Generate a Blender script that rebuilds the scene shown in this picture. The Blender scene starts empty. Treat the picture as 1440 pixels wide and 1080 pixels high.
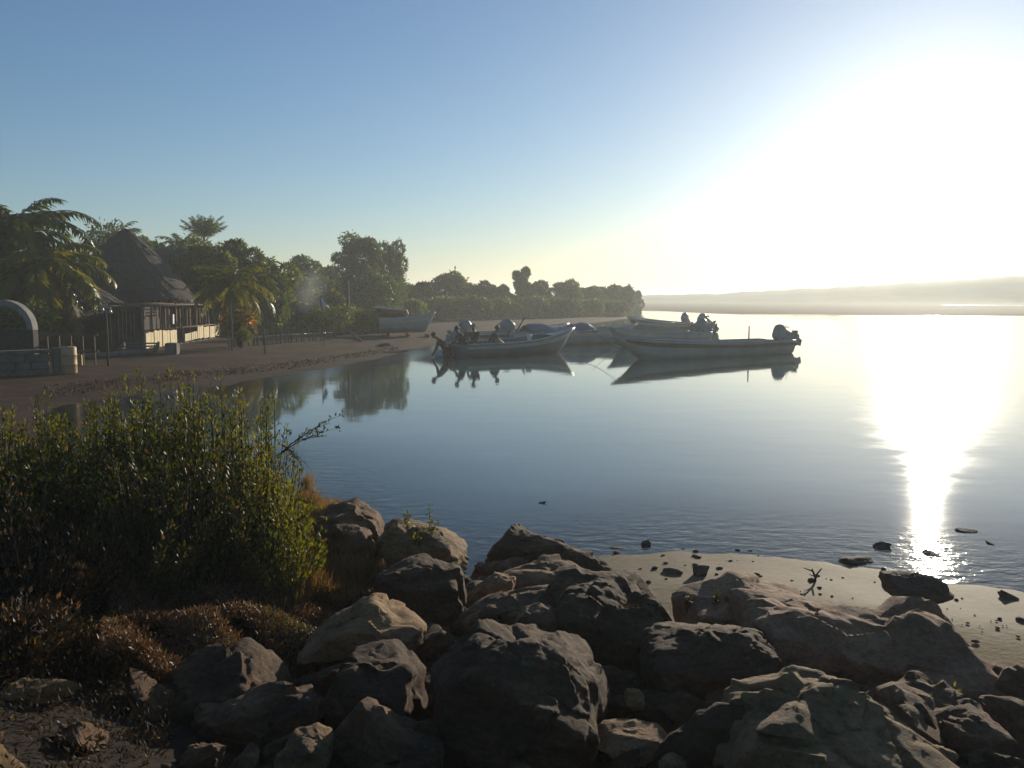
import bpy, bmesh, math, random
import numpy as np
from mathutils import Vector, Matrix, noise
S = bpy.context.scene
C = S.collection
R = math.radians
PI = math.pi

# ------------------------------------------------------------------ camera
CAM_H = 2.3
F = 1247.0                      # focal length in photo pixels (1440 wide)
PITCH = math.atan(120 / F)
cd = bpy.data.cameras.new('camera')
cd.sensor_width = 36; cd.lens = 36 * F / 1440
cd.clip_start = 0.05; cd.clip_end = 20000
cam = bpy.data.objects.new('camera', cd); C.objects.link(cam)
cam.location = (0, 0, CAM_H)
cam.rotation_euler = (PI / 2 - PITCH, 0, 0)
S.camera = cam

# ------------------------------------------------------------------ sky and sun
SUN_EL, SUN_AZ = R(10.0), R(25.5)          # azimuth clockwise from +Y
w = bpy.data.worlds.new('World'); S.world = w; w.use_nodes = True
nt = w.node_tree; nt.nodes.clear()
sky = nt.nodes.new('ShaderNodeTexSky'); sky.sky_type = 'NISHITA'; sky.sun_disc = False
sky.sun_elevation = SUN_EL; sky.sun_rotation = SUN_AZ
sky.altitude = 0; sky.air_density = 1.0; sky.dust_density = 0.45; sky.ozone_density = 4.0
bg = nt.nodes.new('ShaderNodeBackground'); bg.inputs[1].default_value = 0.1
wo = nt.nodes.new('ShaderNodeOutputWorld')
nt.links.new(sky.outputs[0], bg.inputs[0]); nt.links.new(bg.outputs[0], wo.inputs[0])
sd = bpy.data.lights.new('sun', 'SUN'); sd.energy = 5.0; sd.angle = R(0.5); sd.color = (1.0, 0.89, 0.72)
sun = bpy.data.objects.new('sun', sd); C.objects.link(sun)
sdir = Vector((math.sin(SUN_AZ) * math.cos(SUN_EL), math.cos(SUN_AZ) * math.cos(SUN_EL), math.sin(SUN_EL)))
sun.rotation_euler = sdir.to_track_quat('Z', 'Y').to_euler()
sun.location = (30, 60, 20)
S.view_settings.view_transform = 'Standard'; S.view_settings.look = 'None'
S.view_settings.exposure = 0.14; S.view_settings.gamma = 1.0
S.render.engine = 'CYCLES'
S.cycles.use_denoising = True
S.cycles.max_bounces = 6; S.cycles.diffuse_bounces = 2; S.cycles.glossy_bounces = 3
S.cycles.transmission_bounces = 3; S.cycles.transparent_max_bounces = 6; S.cycles.volume_bounces = 0
S.cycles.sample_clamp_indirect = 6.0
S.cycles.caustics_reflective = False; S.cycles.caustics_refractive = False
HAZE_DENS, HAZE_ANI, HAZE_TOP = 0.0014, 0.38, 15.0

# ------------------------------------------------------------------ pixel <-> world
def ray(px, py):
    ax = (px - 720) / F; ay = (540 - py) / F
    c, s = math.cos(PITCH), math.sin(PITCH)
    return Vector((ax, c + ay * s, -s + ay * c))
def PZ(px, py, z=0.0):          # where the pixel's ray meets height z
    d = ray(px, py); t = (z - CAM_H) / d.z
    return Vector((0, 0, CAM_H)) + d * t
def PY(px, py, y):              # where it meets the plane at distance y
    d = ray(px, py); return Vector((0, 0, CAM_H)) + d * (y / d.y)

# ------------------------------------------------------------------ helpers
def smooth(ob, on=True):
    ob.data.polygons.foreach_set('use_smooth', [on] * len(ob.data.polygons)); ob.data.update()
def link(name, me, mat=None, parent=None, sm=False):
    o = bpy.data.objects.new(name, me); C.objects.link(o)
    if mat:
        for m in (mat if isinstance(mat, (list, tuple)) else [mat]): me.materials.append(m)
    if parent: o.parent = parent
    if sm: smooth(o)
    return o
def mesh_np(name, V, Fq, mat=None, parent=None, sm=False, loc=None):
    """V (n,3) array, Fq list of (k,m) int arrays of equal-size faces"""
    V = np.asarray(V, dtype=np.float32)
    if loc is not None: V = V - np.array(loc, dtype=np.float32)
    if not isinstance(Fq, (list, tuple)): Fq = [Fq]
    me = bpy.data.meshes.new(name)
    me.vertices.add(len(V)); me.vertices.foreach_set('co', V.ravel())
    nl = sum(f.size for f in Fq); npoly = sum(len(f) for f in Fq)
    me.loops.add(nl); me.polygons.add(npoly)
    me.loops.foreach_set('vertex_index', np.concatenate([f.ravel() for f in Fq]).astype(np.int32))
    st = []; k = 0
    for f in Fq:
        st.append(k + np.arange(len(f)) * f.shape[1]); k += f.size
    me.polygons.foreach_set('loop_start', np.concatenate(st).astype(np.int32))
    me.update(calc_edges=True); me.validate()
    o = link(name, me, mat, parent, sm)
    if loc is not None: o.location = loc
    return o
def empty(name, loc, rz=0, parent=None):
    o = bpy.data.objects.new(name, None); C.objects.link(o); o.empty_display_size = 0.2
    o.location = loc; o.rotation_euler = (0, 0, rz)
    if parent: o.parent = parent
    return o
def tag(o, label=None, cat=None, group=None, kind=None):
    for k, v in (('label', label), ('category', cat), ('group', group), ('kind', kind)):
        if v: o[k] = v
    return o
def copy_tree(o, parent=None):
    c = o.copy(); C.objects.link(c); c.parent = parent
    for ch in list(o.children): copy_tree(ch, c)
    return c
class MB:
    """collects shapes, builds one mesh"""
    def __init__(s): s.v = []; s.f = []
    def add(s, vs, fs):
        k = len(s.v); s.v += [tuple(v) for v in vs]; s.f += [tuple(i + k for i in f) for f in fs]
        return s
    def box(s, c, d, rot=None, taper=1.0):
        x, y, z = d[0] / 2, d[1] / 2, d[2] / 2
        P = [(-x, -y, -z), (x, -y, -z), (x, y, -z), (-x, y, -z)] + [(a * taper, b * taper, z) for a, b in ((-x, -y), (x, -y), (x, y), (-x, y))]
        M = rot if rot is not None else Matrix.Identity(3)
        return s.add([M @ Vector(p) + Vector(c) for p in P],
                     [(3, 2, 1, 0), (4, 5, 6, 7), (0, 1, 5, 4), (1, 2, 6, 5), (2, 3, 7, 6), (3, 0, 4, 7)])
    def tube(s, pts, rad, n=8, cap=True):
        pts = [Vector(p) for p in pts]
        if not hasattr(rad, '__len__'): rad = [rad] * len(pts)
        up = Vector((0, 0, 1)); rings = []
        for i, p in enumerate(pts):
            t = (pts[min(i + 1, len(pts) - 1)] - pts[max(i - 1, 0)])
            t = t.normalized() if t.length > 1e-9 else Vector((0, 0, 1))
            a = t.cross(up)
            if a.length < 0.05: a = t.cross(Vector((1, 0, 0)))
            a.normalize(); b = t.cross(a)
            rings.append([p + (a * math.cos(2 * PI * k / n) + b * math.sin(2 * PI * k / n)) * rad[i] for k in range(n)])
        vs = [v for r in rings for v in r]; fs = []
        for i in range(len(pts) - 1):
            for k in range(n):
                fs.append((i * n + k, i * n + (k + 1) % n, (i + 1) * n + (k + 1) % n, (i + 1) * n + k))
        if cap: fs += [tuple(range(n))[::-1], tuple((len(pts) - 1) * n + k for k in range(n))]
        return s.add(vs, fs)
    def build(s, name, mat=None, parent=None, sm=False, bevel=0.0):
        me = bpy.data.meshes.new(name); me.from_pydata(s.v, [], s.f); me.update()
        if bevel:
            bm = bmesh.new(); bm.from_mesh(me)
            ed = [e for e in bm.edges if e.is_manifold and e.calc_face_angle(0) > 0.6]
            bmesh.ops.bevel(bm, geom=ed, offset=bevel, segments=2, affect='EDGES', profile=0.5)
            bm.to_mesh(me); bm.free()
        return link(name, me, mat, parent, sm)

# materials ------------------------------------------------------------------
def newmat(name):
    m = bpy.data.materials.new(name); m.use_nodes = True
    n = m.node_tree.nodes; return m, n, m.node_tree.links, n['Principled BSDF']
def noise_node(n, l, scale, detail=5, rough=0.6, coord='Object', vec=None):
    t = n.new('ShaderNodeTexNoise'); t.inputs['Scale'].default_value = scale
    t.inputs['Detail'].default_value = detail; t.inputs['Roughness'].default_value = rough
    if vec is None:
        tc = n.new('ShaderNodeTexCoord'); vec = tc.outputs[coord]
    l.new(vec, t.inputs['Vector']); return t
def ramp(n, l, src, stops):
    r = n.new('ShaderNodeValToRGB'); e = r.color_ramp.elements
    while len(e) < len(stops): e.new(0.5)
    for i, (p, c) in enumerate(stops):
        e[i].position = p; e[i].color = (c[0], c[1], c[2], 1) if hasattr(c, '__len__') else (c, c, c, 1)
    l.new(src, r.inputs[0]); return r
def mottled(name, stops, scale=3, rough=0.9, bump=0.3, bscale=None, bdist=0.02, detail=8, metal=0.0, coord='Object', spec=0.3):
    m, n, l, b = newmat(name)
    t = noise_node(n, l, scale, detail, 0.65, coord)
    r = ramp(n, l, t.outputs[0], stops); l.new(r.outputs[0], b.inputs['Base Color'])
    b.inputs['Roughness'].default_value = rough; b.inputs['Metallic'].default_value = metal
    b.inputs['Specular IOR Level'].default_value = spec
    if bump:
        t2 = noise_node(n, l, bscale or scale * 4, 8, 0.7, coord)
        bu = n.new('ShaderNodeBump'); bu.inputs['Strength'].default_value = bump; bu.inputs['Distance'].default_value = bdist
        l.new(t2.outputs[0], bu.inputs['Height']); l.new(bu.outputs[0], b.inputs['Normal'])
    return m
def leafmat(name, cols, trans=0.35, rough=0.5, scale=3.0):
    """leaf: per-leaf colour variation, light passing through"""
    m, n, l, b = newmat(name)
    at = n.new('ShaderNodeAttribute'); at.attribute_name = 'tint'
    r = ramp(n, l, at.outputs['Fac'], [(i / (len(cols) - 1), c) for i, c in enumerate(cols)])
    l.new(r.outputs[0], b.inputs['Base Color']); b.inputs['Roughness'].default_value = rough
    b.inputs['Specular IOR Level'].default_value = 0.18
    tr = n.new('ShaderNodeBsdfTranslucent')
    mul = n.new('ShaderNodeMix'); mul.data_type = 'RGBA'; mul.blend_type = 'MULTIPLY'; mul.inputs[0].default_value = 1
    l.new(r.outputs[0], mul.inputs[6]); mul.inputs[7].default_value = (1.9, 1.7, 0.5, 1)
    l.new(mul.outputs[2], tr.inputs[0])
    mx = n.new('ShaderNodeMixShader'); mx.inputs[0].default_value = trans
    l.new(b.outputs[0], mx.inputs[1]); l.new(tr.outputs[0], mx.inputs[2])
    l.new(mx.outputs[0], n['Material Output'].inputs[0]); return m

# ------------------------------------------------------------------ ground
# the water's edge, round the bay: near beach, behind the shrubs, left beach, far trees, far shore
EDGE = [PZ(1900, 880), PZ(1600, 850), PZ(1440, 828), PZ(1300, 812), PZ(1180, 796), PZ(1050, 780), PZ(950, 774), PZ(860, 778),
        PZ(790, 792), PZ(700, 812), PZ(600, 800), PZ(500, 770), PZ(440, 740), PZ(390, 700), PZ(330, 650), Vector((-6.0, 12.0, 0)), Vector((-8.2, 15, 0)), Vector((-9.6, 19, 0)),
        PZ(250, 549), PZ(310, 543), PZ(400, 527), PZ(470, 516), PZ(520, 506), PZ(570, 495), PZ(612, 485), PZ(640, 477), PZ(700, 465), PZ(760, 459), PZ(830, 455), PZ(885, 448),
        PZ(880, 442), PZ(900, 436), PZ(1000, 441), PZ(1100, 441.5), PZ(1200, 443), PZ(1440, 444), PZ(1700, 446), Vector((300, 110, 0)), Vector((300, 60, 0)), Vector((60, 5, 0)), Vector((14, 5.2, 0))]
E2 = np.array([(p.x, p.y) for p in EDGE])
def edge_dist(X, Y):
    """signed distance to the water's edge: + on land, - in water"""
    P = np.stack([X.ravel(), Y.ravel()], 1); best = np.full(len(P), 1e9); ins = np.zeros(len(P), bool)
    n = len(E2)
    for i in range(n):
        a, b = E2[i], E2[(i + 1) % n]; ab = b - a
        t = np.clip(((P - a) @ ab) / (ab @ ab), 0, 1)
        d = np.linalg.norm(P - a - t[:, None] * ab, axis=1); best = np.minimum(best, d)
        c = ((a[1] > P[:, 1]) != (b[1] > P[:, 1]))
        with np.errstate(divide='ignore', invalid='ignore'):
            xx = (b[0] - a[0]) * (P[:, 1] - a[1]) / (b[1] - a[1]) + a[0]
        ins ^= c & (P[:, 0] < xx)
    r = np.where(ins, -best, best)
    m = (np.abs(r) < 3) & (P[:, 1] < 60) & (P[:, 0] < 14)
    for i in np.nonzero(m)[0]:
        x, y = P[i]; r[i] += .22 * noise.noise(Vector((x * .7, y * .7, 4))) + .12 * noise.noise(Vector((x * 2.3, y * 2.3, 8))) + .05 * noise.noise(Vector((x * 6, y * 6, 1)))
    return r.reshape(X.shape)
def vnoise(X, Y, s, seed=0):
    return np.array([noise.noise(Vector((x * s, y * s, seed))) for x, y in zip(X.ravel(), Y.ravel())]).reshape(X.shape)
def sst(a, b, x): t = np.clip((x - a) / (b - a), 0, 1); return t * t * (3 - 2 * t)
def ground_z(X, Y):
    X = np.atleast_1d(np.asarray(X, float)); Y = np.atleast_1d(np.asarray(Y, float))
    d = edge_dist(X, Y) + 0.0
    near = (Y < 13) & (X > -14)
    z = np.where(d < 0, np.maximum(d * 0.09, -1.2), np.minimum(d * 0.045, 0.22))
    # left beach rises to a low terrace
    left = sst(-2.0, -6.0, X + (Y - 20) * 0.0) * sst(12, 18, Y) * sst(140, 60, Y)
    z = z + np.where(d > 0, left * sst(0.5, 9, d) * 0.02, 0)
    # near bank on which the camera stands
    nb = sst(1.9, 5.2, np.where(near, d, 0))
    z = z + nb * 0.35 + sst(3.5, 8, np.where(near, d, 0)) * 0.35
    lb = sst(-0.6, -3.2, X) * near * sst(0.0, 2.2, d)
    z = z + lb * 0.45
    # far shore: tidal flats with pools, then low dunes
    far = sst(150, 200, Y) * sst(10, 40, X)
    fl = 0.02 + 0.30 * np.sin(Y / 19.0 + np.sin(X / 90.0) * 1.6) + 0.12 * np.sin(Y / 7.0 + X / 60.0)
    fl = fl * sst(60, 260, X)  + 0.2 * (1 - sst(60, 260, X))
    z = np.where(far > 0, z * (1 - far) + np.maximum(fl, -0.5) * far, z)
    return z
def ground_at(x, y): return float(ground_z([x], [y])[0])
def PG(px, py):
    """where the pixel's ray meets the ground"""
    d = ray(px, py); t = np.linspace(1.5, 12, 400); z = CAM_H + d.z * t - ground_z(d.x * t, d.y * t); i = np.argmax(z < 0); return Vector((d.x * t[i], d.y * t[i], CAM_H + d.z * t[i]))
xs = np.unique(np.concatenate([-np.geomspace(9, 3200, 60)[::-1], np.arange(-9, 9.01, 0.12), np.geomspace(9, 3200, 60)]))
ys = np.unique(np.concatenate([-np.geomspace(3, 400, 14)[::-1], np.arange(-3, 13, 0.12), np.geomspace(13, 80, 90), np.geomspace(80, 6000, 70)]))
GX, GY = np.meshgrid(xs, ys)
GD = edge_dist(GX, GY); GZ = ground_z(GX, GY)
nearm = (np.abs(GX) < 14) & (GY < 16)
GN = vnoise(GX, GY, 1.3, 3.0) * 0.06 + vnoise(GX, GY, 4.1, 7.0) * 0.03
GZ = GZ + np.where(nearm, GN * sst(1.6, 2.6, GD), 0) + np.where(GD > 0, vnoise(GX, GY, 0.4, 1.0) * 0.05 * sst(0.5, 3, GD), 0)
ny_, nx_ = GX.shape
idx = np.arange(nx_ * ny_).reshape(ny_, nx_)
quads = np.stack([idx[:-1, :-1], idx[:-1, 1:], idx[1:, 1:], idx[1:, :-1]], -1).reshape(-1, 4)
m_ground, n, l, b = newmat('sand_and_earth')
geo = n.new('ShaderNodeNewGeometry'); sep = n.new('ShaderNodeSeparateXYZ'); l.new(geo.outputs['Position'], sep.inputs[0])
at = n.new('ShaderNodeAttribute'); at.attribute_name = 'shore'            # metres from the water's edge
ns = noise_node(n, l, 0.9, 10, 0.72, vec=geo.outputs['Position'])
nf = noise_node(n, l, 14, 8, 0.7, vec=geo.outputs['Position'])
def mth(op, a, b_=None, c=None, clamp=False):
    m_ = n.new('ShaderNodeMath'); m_.operation = op; m_.use_clamp = clamp
    for i, v in enumerate((a, b_, c)):
        if v is None: continue
        if isinstance(v, (int, float)): m_.inputs[i].default_value = v
        else: l.new(v, m_.inputs[i])
    return m_.outputs[0]
def mixc(f, a, b_):
    x = n.new('ShaderNodeMix'); x.data_type = 'RGBA'
    for i, v in ((0, f), (6, a), (7, b_)):
        if isinstance(v, (tuple, float, int)): x.inputs[i].default_value = (*v, 1) if isinstance(v, tuple) else v
        else: l.new(v, x.inputs[i])
    return x.outputs[2]
def mrange(v, a, b_, c=0.0, d=1.0):
    x = n.new('ShaderNodeMapRange'); x.interpolation_type = 'SMOOTHSTEP'; l.new(v, x.inputs[0])
    for i, q in enumerate((a, b_, c, d)): x.inputs[i + 1].default_value = q
    return x.outputs[0]
shd = mth('ADD', at.outputs['Fac'], mth('MULTIPLY', mth('SUBTRACT', ns.outputs[0], 0.5), 0.9))
wet = mrange(shd, 0.5, 2.2, 1.0, 0.0)
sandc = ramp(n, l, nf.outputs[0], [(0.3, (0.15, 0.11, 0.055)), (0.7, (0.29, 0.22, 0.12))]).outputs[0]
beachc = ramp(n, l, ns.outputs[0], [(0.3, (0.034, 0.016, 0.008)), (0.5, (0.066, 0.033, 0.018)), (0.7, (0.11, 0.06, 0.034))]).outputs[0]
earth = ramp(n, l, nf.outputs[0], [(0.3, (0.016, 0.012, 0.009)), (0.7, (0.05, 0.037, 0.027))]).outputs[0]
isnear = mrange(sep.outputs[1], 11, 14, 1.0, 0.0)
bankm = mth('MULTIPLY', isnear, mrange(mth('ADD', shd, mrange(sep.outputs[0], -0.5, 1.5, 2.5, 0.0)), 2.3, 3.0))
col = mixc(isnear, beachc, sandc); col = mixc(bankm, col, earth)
wetm = n.new('ShaderNodeMix'); wetm.data_type = 'RGBA'; wetm.blend_type = 'MULTIPLY'; l.new(wet, wetm.inputs[0])
l.new(col, wetm.inputs[6]); wetm.inputs[7].default_value = (0.75, 0.72, 0.68, 1)
l.new(wetm.outputs[2], b.inputs['Base Color'])
l.new(mrange(mth('MULTIPLY', wet, isnear), 0, 1, 0.92, 0.75), b.inputs['Roughness'])
b.inputs['Specular IOR Level'].default_value = 0.1
bu = n.new('ShaderNodeBump'); bu.inputs['Distance'].default_value = 0.03
l.new(mrange(wet, 0, 1, 0.7, 0.12), bu.inputs['Strength']); l.new(nf.outputs[0], bu.inputs['Height']); l.new(bu.outputs[0], b.inputs['Normal'])
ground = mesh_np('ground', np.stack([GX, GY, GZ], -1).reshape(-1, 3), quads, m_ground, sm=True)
tag(ground, kind='structure')
a_ = ground.data.attributes.new('shore', 'FLOAT', 'POINT'); a_.data.foreach_set('value', GD.ravel().astype(np.float32))

# ------------------------------------------------------------------ water
m_water, n, l, b = newmat('calm_bay_water')
geo = n.new('ShaderNodeNewGeometry')
at = n.new('ShaderNodeAttribute'); at.attribute_name = 'shore'
mp = n.new('ShaderNodeMapping'); l.new(geo.outputs['Position'], mp.inputs[0]); mp.inputs['Rotation'].default_value = (0, 0, R(12)); mp.inputs['Scale'].default_value = (0.6, 1.0, 1)
w1 = noise_node(n, l, 1.1, 3, 0.5, vec=mp.outputs[0]); w2 = noise_node(n, l, 7.0, 4, 0.55, vec=mp.outputs[0])
w3 = noise_node(n, l, 0.06, 3, 0.5, vec=geo.outputs['Position'])     # wind patches
patch = mrange(w3.outputs[0], 0.45, 0.62, 0.25, 1.0)
nearshore = mrange(at.outputs['Fac'], -2.2, -0.3, 0.0, 1.0)
b1 = n.new('ShaderNodeBump'); b1.inputs['Distance'].default_value = 0.05; b1.inputs['Strength'].default_value = 0.05
l.new(w1.outputs[0], b1.inputs['Height'])
b2 = n.new('ShaderNodeBump'); b2.inputs['Distance'].default_value = 0.012
l.new(mth('ADD', mth('MULTIPLY', patch, 0.03), mth('MULTIPLY', nearshore, 0.9)), b2.inputs['Strength'])
w3b = noise_node(n, l, 0.9, 6, 0.65, vec=mp.outputs[0])
sw = n.new('ShaderNodeSeparateXYZ'); l.new(geo.outputs['Position'], sw.inputs[0])
openw = mth('MULTIPLY', mrange(mth('ADD', mth('SUBTRACT', sw.outputs[0], mth('MULTIPLY', sw.outputs[1], 0.37)), mth('MULTIPLY', mth('SUBTRACT', w3b.outputs[0], 0.5), 5.0)), -1.2, 1.8), mrange(mth('ADD', sw.outputs[1], mth('MULTIPLY', mth('SUBTRACT', w3b.outputs[0], 0.5), 10.0)), 7.0, 19))
wr = mrange(openw, 0, 1, 0.04, 0.15)      # breeze on the open water, calm in the lee of the boats
l.new(w2.outputs[0], b2.inputs['Height']); l.new(b1.outputs[0], b2.inputs['Normal'])
b.inputs['Base Color'].default_value = (0.08, 0.115, 0.105, 1); l.new(wr, b.inputs['Roughness'])
b.inputs['IOR'].default_value = 1.333; b.inputs['Specular IOR Level'].default_value = 0.5
l.new(b2.outputs[0], b.inputs['Normal'])
# clear where it is shallow: surface sheen over the sand below
gl = n.new('ShaderNodeBsdfGlossy'); gl.inputs['Roughness'].default_value = 0.055; l.new(b2.outputs[0], gl.inputs['Normal'])
trn = n.new('ShaderNodeBsdfTransparent'); trn.inputs[0].default_value = (0.86, 0.9, 0.84, 1)
fr = n.new('ShaderNodeFresnel'); fr.inputs[0].default_value = 1.333; l.new(b2.outputs[0], fr.inputs['Normal'])
ms = n.new('ShaderNodeMixShader'); l.new(fr.outputs[0], ms.inputs[0]); l.new(trn.outputs[0], ms.inputs[1]); l.new(gl.outputs[0], ms.inputs[2])
mm = n.new('ShaderNodeMixShader'); l.new(mrange(at.outputs['Fac'], -4.0, 0.0), mm.inputs[0]); l.new(b.outputs[0], mm.inputs[1]); l.new(ms.outputs[0], mm.inputs[2])
l.new(mm.outputs[0], n['Material Output'].inputs[0])
sel = (ys > 4) & (ys < 4000)
WX, WY = np.meshgrid(xs[(xs > -40)], ys[sel]); WD = edge_dist(WX, WY)
iw = np.arange(WX.size).reshape(WX.shape)
q = np.stack([iw[:-1, :-1], iw[:-1, 1:], iw[1:, 1:], iw[1:, :-1]], -1).reshape(-1, 4)
WD = np.where((WY > 140) & (WX > 15), -9.0, WD)
keep = (WD.ravel()[q].min(1) < 0.8); q = q[keep]
used, inv = np.unique(q, return_inverse=True); q = inv.reshape(q.shape)
water = mesh_np('water', np.stack([WX, WY, np.zeros_like(WX)], -1).reshape(-1, 3)[used], q, m_water, sm=True)
a_ = water.data.attributes.new('shore', 'FLOAT', 'POINT'); a_.data.foreach_set('value', WD.ravel()[used].astype(np.float32))
tag(water, kind='structure')

# ------------------------------------------------------------------ dunes beyond the flats
def dune_prof(a):               # height seen above the horizon, in pixels, by photo column
    return np.interp(a, [700, 880, 1000, 1080, 1180, 1300, 1440, 1700, 2200], [4, 5, 7, 12, 16, 23, 32, 40, 44])
hx = np.linspace(0, 1, 240); hy = np.linspace(0, 1, 26)
HA, HB = np.meshgrid(hx, hy); apx = 640 + HA * 1500; dist = 370 + HB * 400
HXw = (apx - 720) / F * dist; crest = dune_prof(apx) / F * 470 + CAM_H
bumpn = vnoise(apx, HB, 0.035, 5.0) * 0.7 + vnoise(apx, HB * 9, 0.12, 2.0) * 0.45
Zd = -0.6 + (crest + bumpn) * sst(0, 0.25, HB) * (1 + 0.3 * HB)
ih = np.arange(HA.size).reshape(HA.shape)
m_dune = mottled('dune_scrub', [(0.35, (0.06, 0.06, 0.03)), (0.5, (0.14, 0.12, 0.07)), (0.65, (0.26, 0.2, 0.13))], scale=0.03, bump=0.0)
dn = mesh_np('hills', np.stack([HXw, dist, Zd], -1).reshape(-1, 3), np.stack([ih[:-1, :-1], ih[:-1, 1:], ih[1:, 1:], ih[1:, :-1]], -1).reshape(-1, 4), m_dune, sm=True)
tag(dn, kind='structure')

# ------------------------------------------------------------------ foliage tools
def leaf_mesh(name, cen, d, nrm, L, W, mat, parent=None, tint=None, fold=0.15):
    """cen base points, d unit directions, nrm normals, L/W lengths and widths: one kite-shaped leaf each"""
    n_ = len(cen); L = np.broadcast_to(L, n_)[:, None]; W = np.broadcast_to(W, n_)[:, None]
    d = d / np.linalg.norm(d, axis=1, keepdims=True)
    side = np.cross(d, nrm); side /= np.linalg.norm(side, axis=1, keepdims=True) + 1e-9
    up = np.cross(side, d)
    p0 = cen; p1 = cen + d * L * 0.45 + side * W / 2 + up * W * fold; p2 = cen + d * L - up * L * 0.08; p3 = cen + d * L * 0.45 - side * W / 2 + up * W * fold
    V = np.stack([p0, p1, p2, p3], 1).reshape(-1, 3)
    o = mesh_np(name, V, np.arange(n_ * 4).reshape(-1, 4), mat, parent)
    t = np.random.rand(n_) if tint is None else tint
    a = o.data.attributes.new('tint', 'FLOAT', 'POINT'); a.data.foreach_set('value', np.repeat(t, 4).astype(np.float32))
    return o
def rdir(n_): v = np.random.normal(size=(n_, 3)); return v / np.linalg.norm(v, axis=1, keepdims=True)
m_bark = mottled('bark', [(0.3, (0.045, 0.035, 0.027)), (0.7, (0.13, 0.105, 0.08))], scale=6, bump=0.6)
m_palmtrunk = mottled('palm_trunk', [(0.3, (0.07, 0.06, 0.05)), (0.7, (0.19, 0.165, 0.135))], scale=5, bump=0.6)
m_tree = leafmat('tree_leaves', [(0.045, 0.07, 0.018), (0.08, 0.115, 0.026), (0.13, 0.165, 0.036)], 0.42)
m_tree_b = leafmat('dark_tree_leaves', [(0.036, 0.058, 0.028), (0.06, 0.092, 0.038), (0.09, 0.13, 0.05)], 0.4)
m_tree_y = leafmat('yellow_green_leaves', [(0.05, 0.07, 0.015), (0.09, 0.115, 0.02), (0.14, 0.15, 0.03)], 0.35)
m_frond = leafmat('palm_frond', [(0.035, 0.06, 0.015), (0.07, 0.1, 0.02), (0.12, 0.14, 0.03)], 0.35, rough=0.35)
m_frond_y = leafmat('sunlit_yellow_frond', [(0.09, 0.11, 0.02), (0.16, 0.17, 0.03), (0.22, 0.17, 0.04)], 0.4, rough=0.35)  # yellow sunlight on the fronds put into the leaf colour
m_frond_dry = leafmat('dry_frond', [(0.12, 0.075, 0.035), (0.19, 0.125, 0.06), (0.25, 0.18, 0.09)], 0.3, rough=0.6)
m_orange = leafmat('orange_flowers', [(0.42, 0.12, 0.02), (0.5, 0.24, 0.02), (0.5, 0.33, 0.05)], 0.3)

def tree(name, label, cat, group, base, H, W, nleaf=3200, leaf=0.22, mat=None, low=0.15, clumps=16, seed=0, upright=False, fill=0.55):
    rs = np.random.RandomState(seed); np.random.seed(seed)
    root = empty(name, base); tag(root, label, cat, group)
    ph = rs.rand() * 6
    trunk_top = np.array([rs.uniform(-.08, .08) * H, rs.uniform(-.05, .05) * H, H * 0.62])
    mb = MB(); r0 = max(0.06, H * 0.028)
    tp = [Vector((0, 0, -0.2)), Vector(trunk_top * 0.35) + Vector((math.sin(ph) * .03 * H, 0, 0)), Vector(trunk_top * 0.7), Vector(trunk_top)]
    mb.tube(tp, [r0 * 1.2, r0, r0 * 0.75, r0 * 0.5], 8)
    cl = []
    for k in range(clumps):
        f = (k + 0.5) / clumps
        zc = H * (low + (0.97 - low) * f ** 0.8) - H * 0.07
        env = math.sin(PI * min(1, max(0.08, (zc / H - low * 0.7) / (1.06 - low * 0.7)))) ** 0.6
        a = k * 2.4 + rs.uniform(-.5, .5); rr = W / 2 * env * rs.uniform(0.35, 0.85)
        c = np.array([math.cos(a) * rr, math.sin(a) * rr * 0.8, zc]); s_ = W * rs.uniform(0.13, 0.22)
        sz = np.array([s_, s_, s_ * (1.4 if upright else 0.75)])
        if c[2] + sz[2] > H: c[2] = H - sz[2] * 0.9
        cl.append((c, sz))
        st = Vector(trunk_top * min(0.95, max(0.25, f)))
        en = Vector(c); mid = (st + en) / 2 + Vector((0, 0, -0.03 * H))
        mb.tube([st, mid, en], [r0 * 0.4, r0 * 0.28, r0 * 0.1], 5)
    trunk = mb.build('trunk', m_bark, root, sm=True)
    per = int(nleaf * 2.2) // clumps; P = []; D = []
    for c, sz in cl:
        u = rdir(per); r = (fill + (1 - fill) * np.random.rand(per)) ** 0.5 * (1 + 0.22 * np.sin(u[:, 0] * 5 + c[0]) * np.cos(u[:, 1] * 4 + c[1]))
        r = np.where(np.random.rand(per) < 0.12, r * 1.25, r)
        P.append(c + u * sz * r[:, None]); D.append(u + rdir(per) * 0.8 + np.array([0, 0, 0.35 if upright else -0.1]))
    P = np.concatenate(P); D = np.concatenate(D); P[:, 2] = np.maximum(P[:, 2], 0.15)
    n_ = len(P)
    leaf_mesh('crown', P, D, rdir(n_), leaf * np.random.uniform(0.7, 1.4, n_), leaf * np.random.uniform(0.4, 0.7, n_), mat or m_tree, root)
    return root

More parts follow.
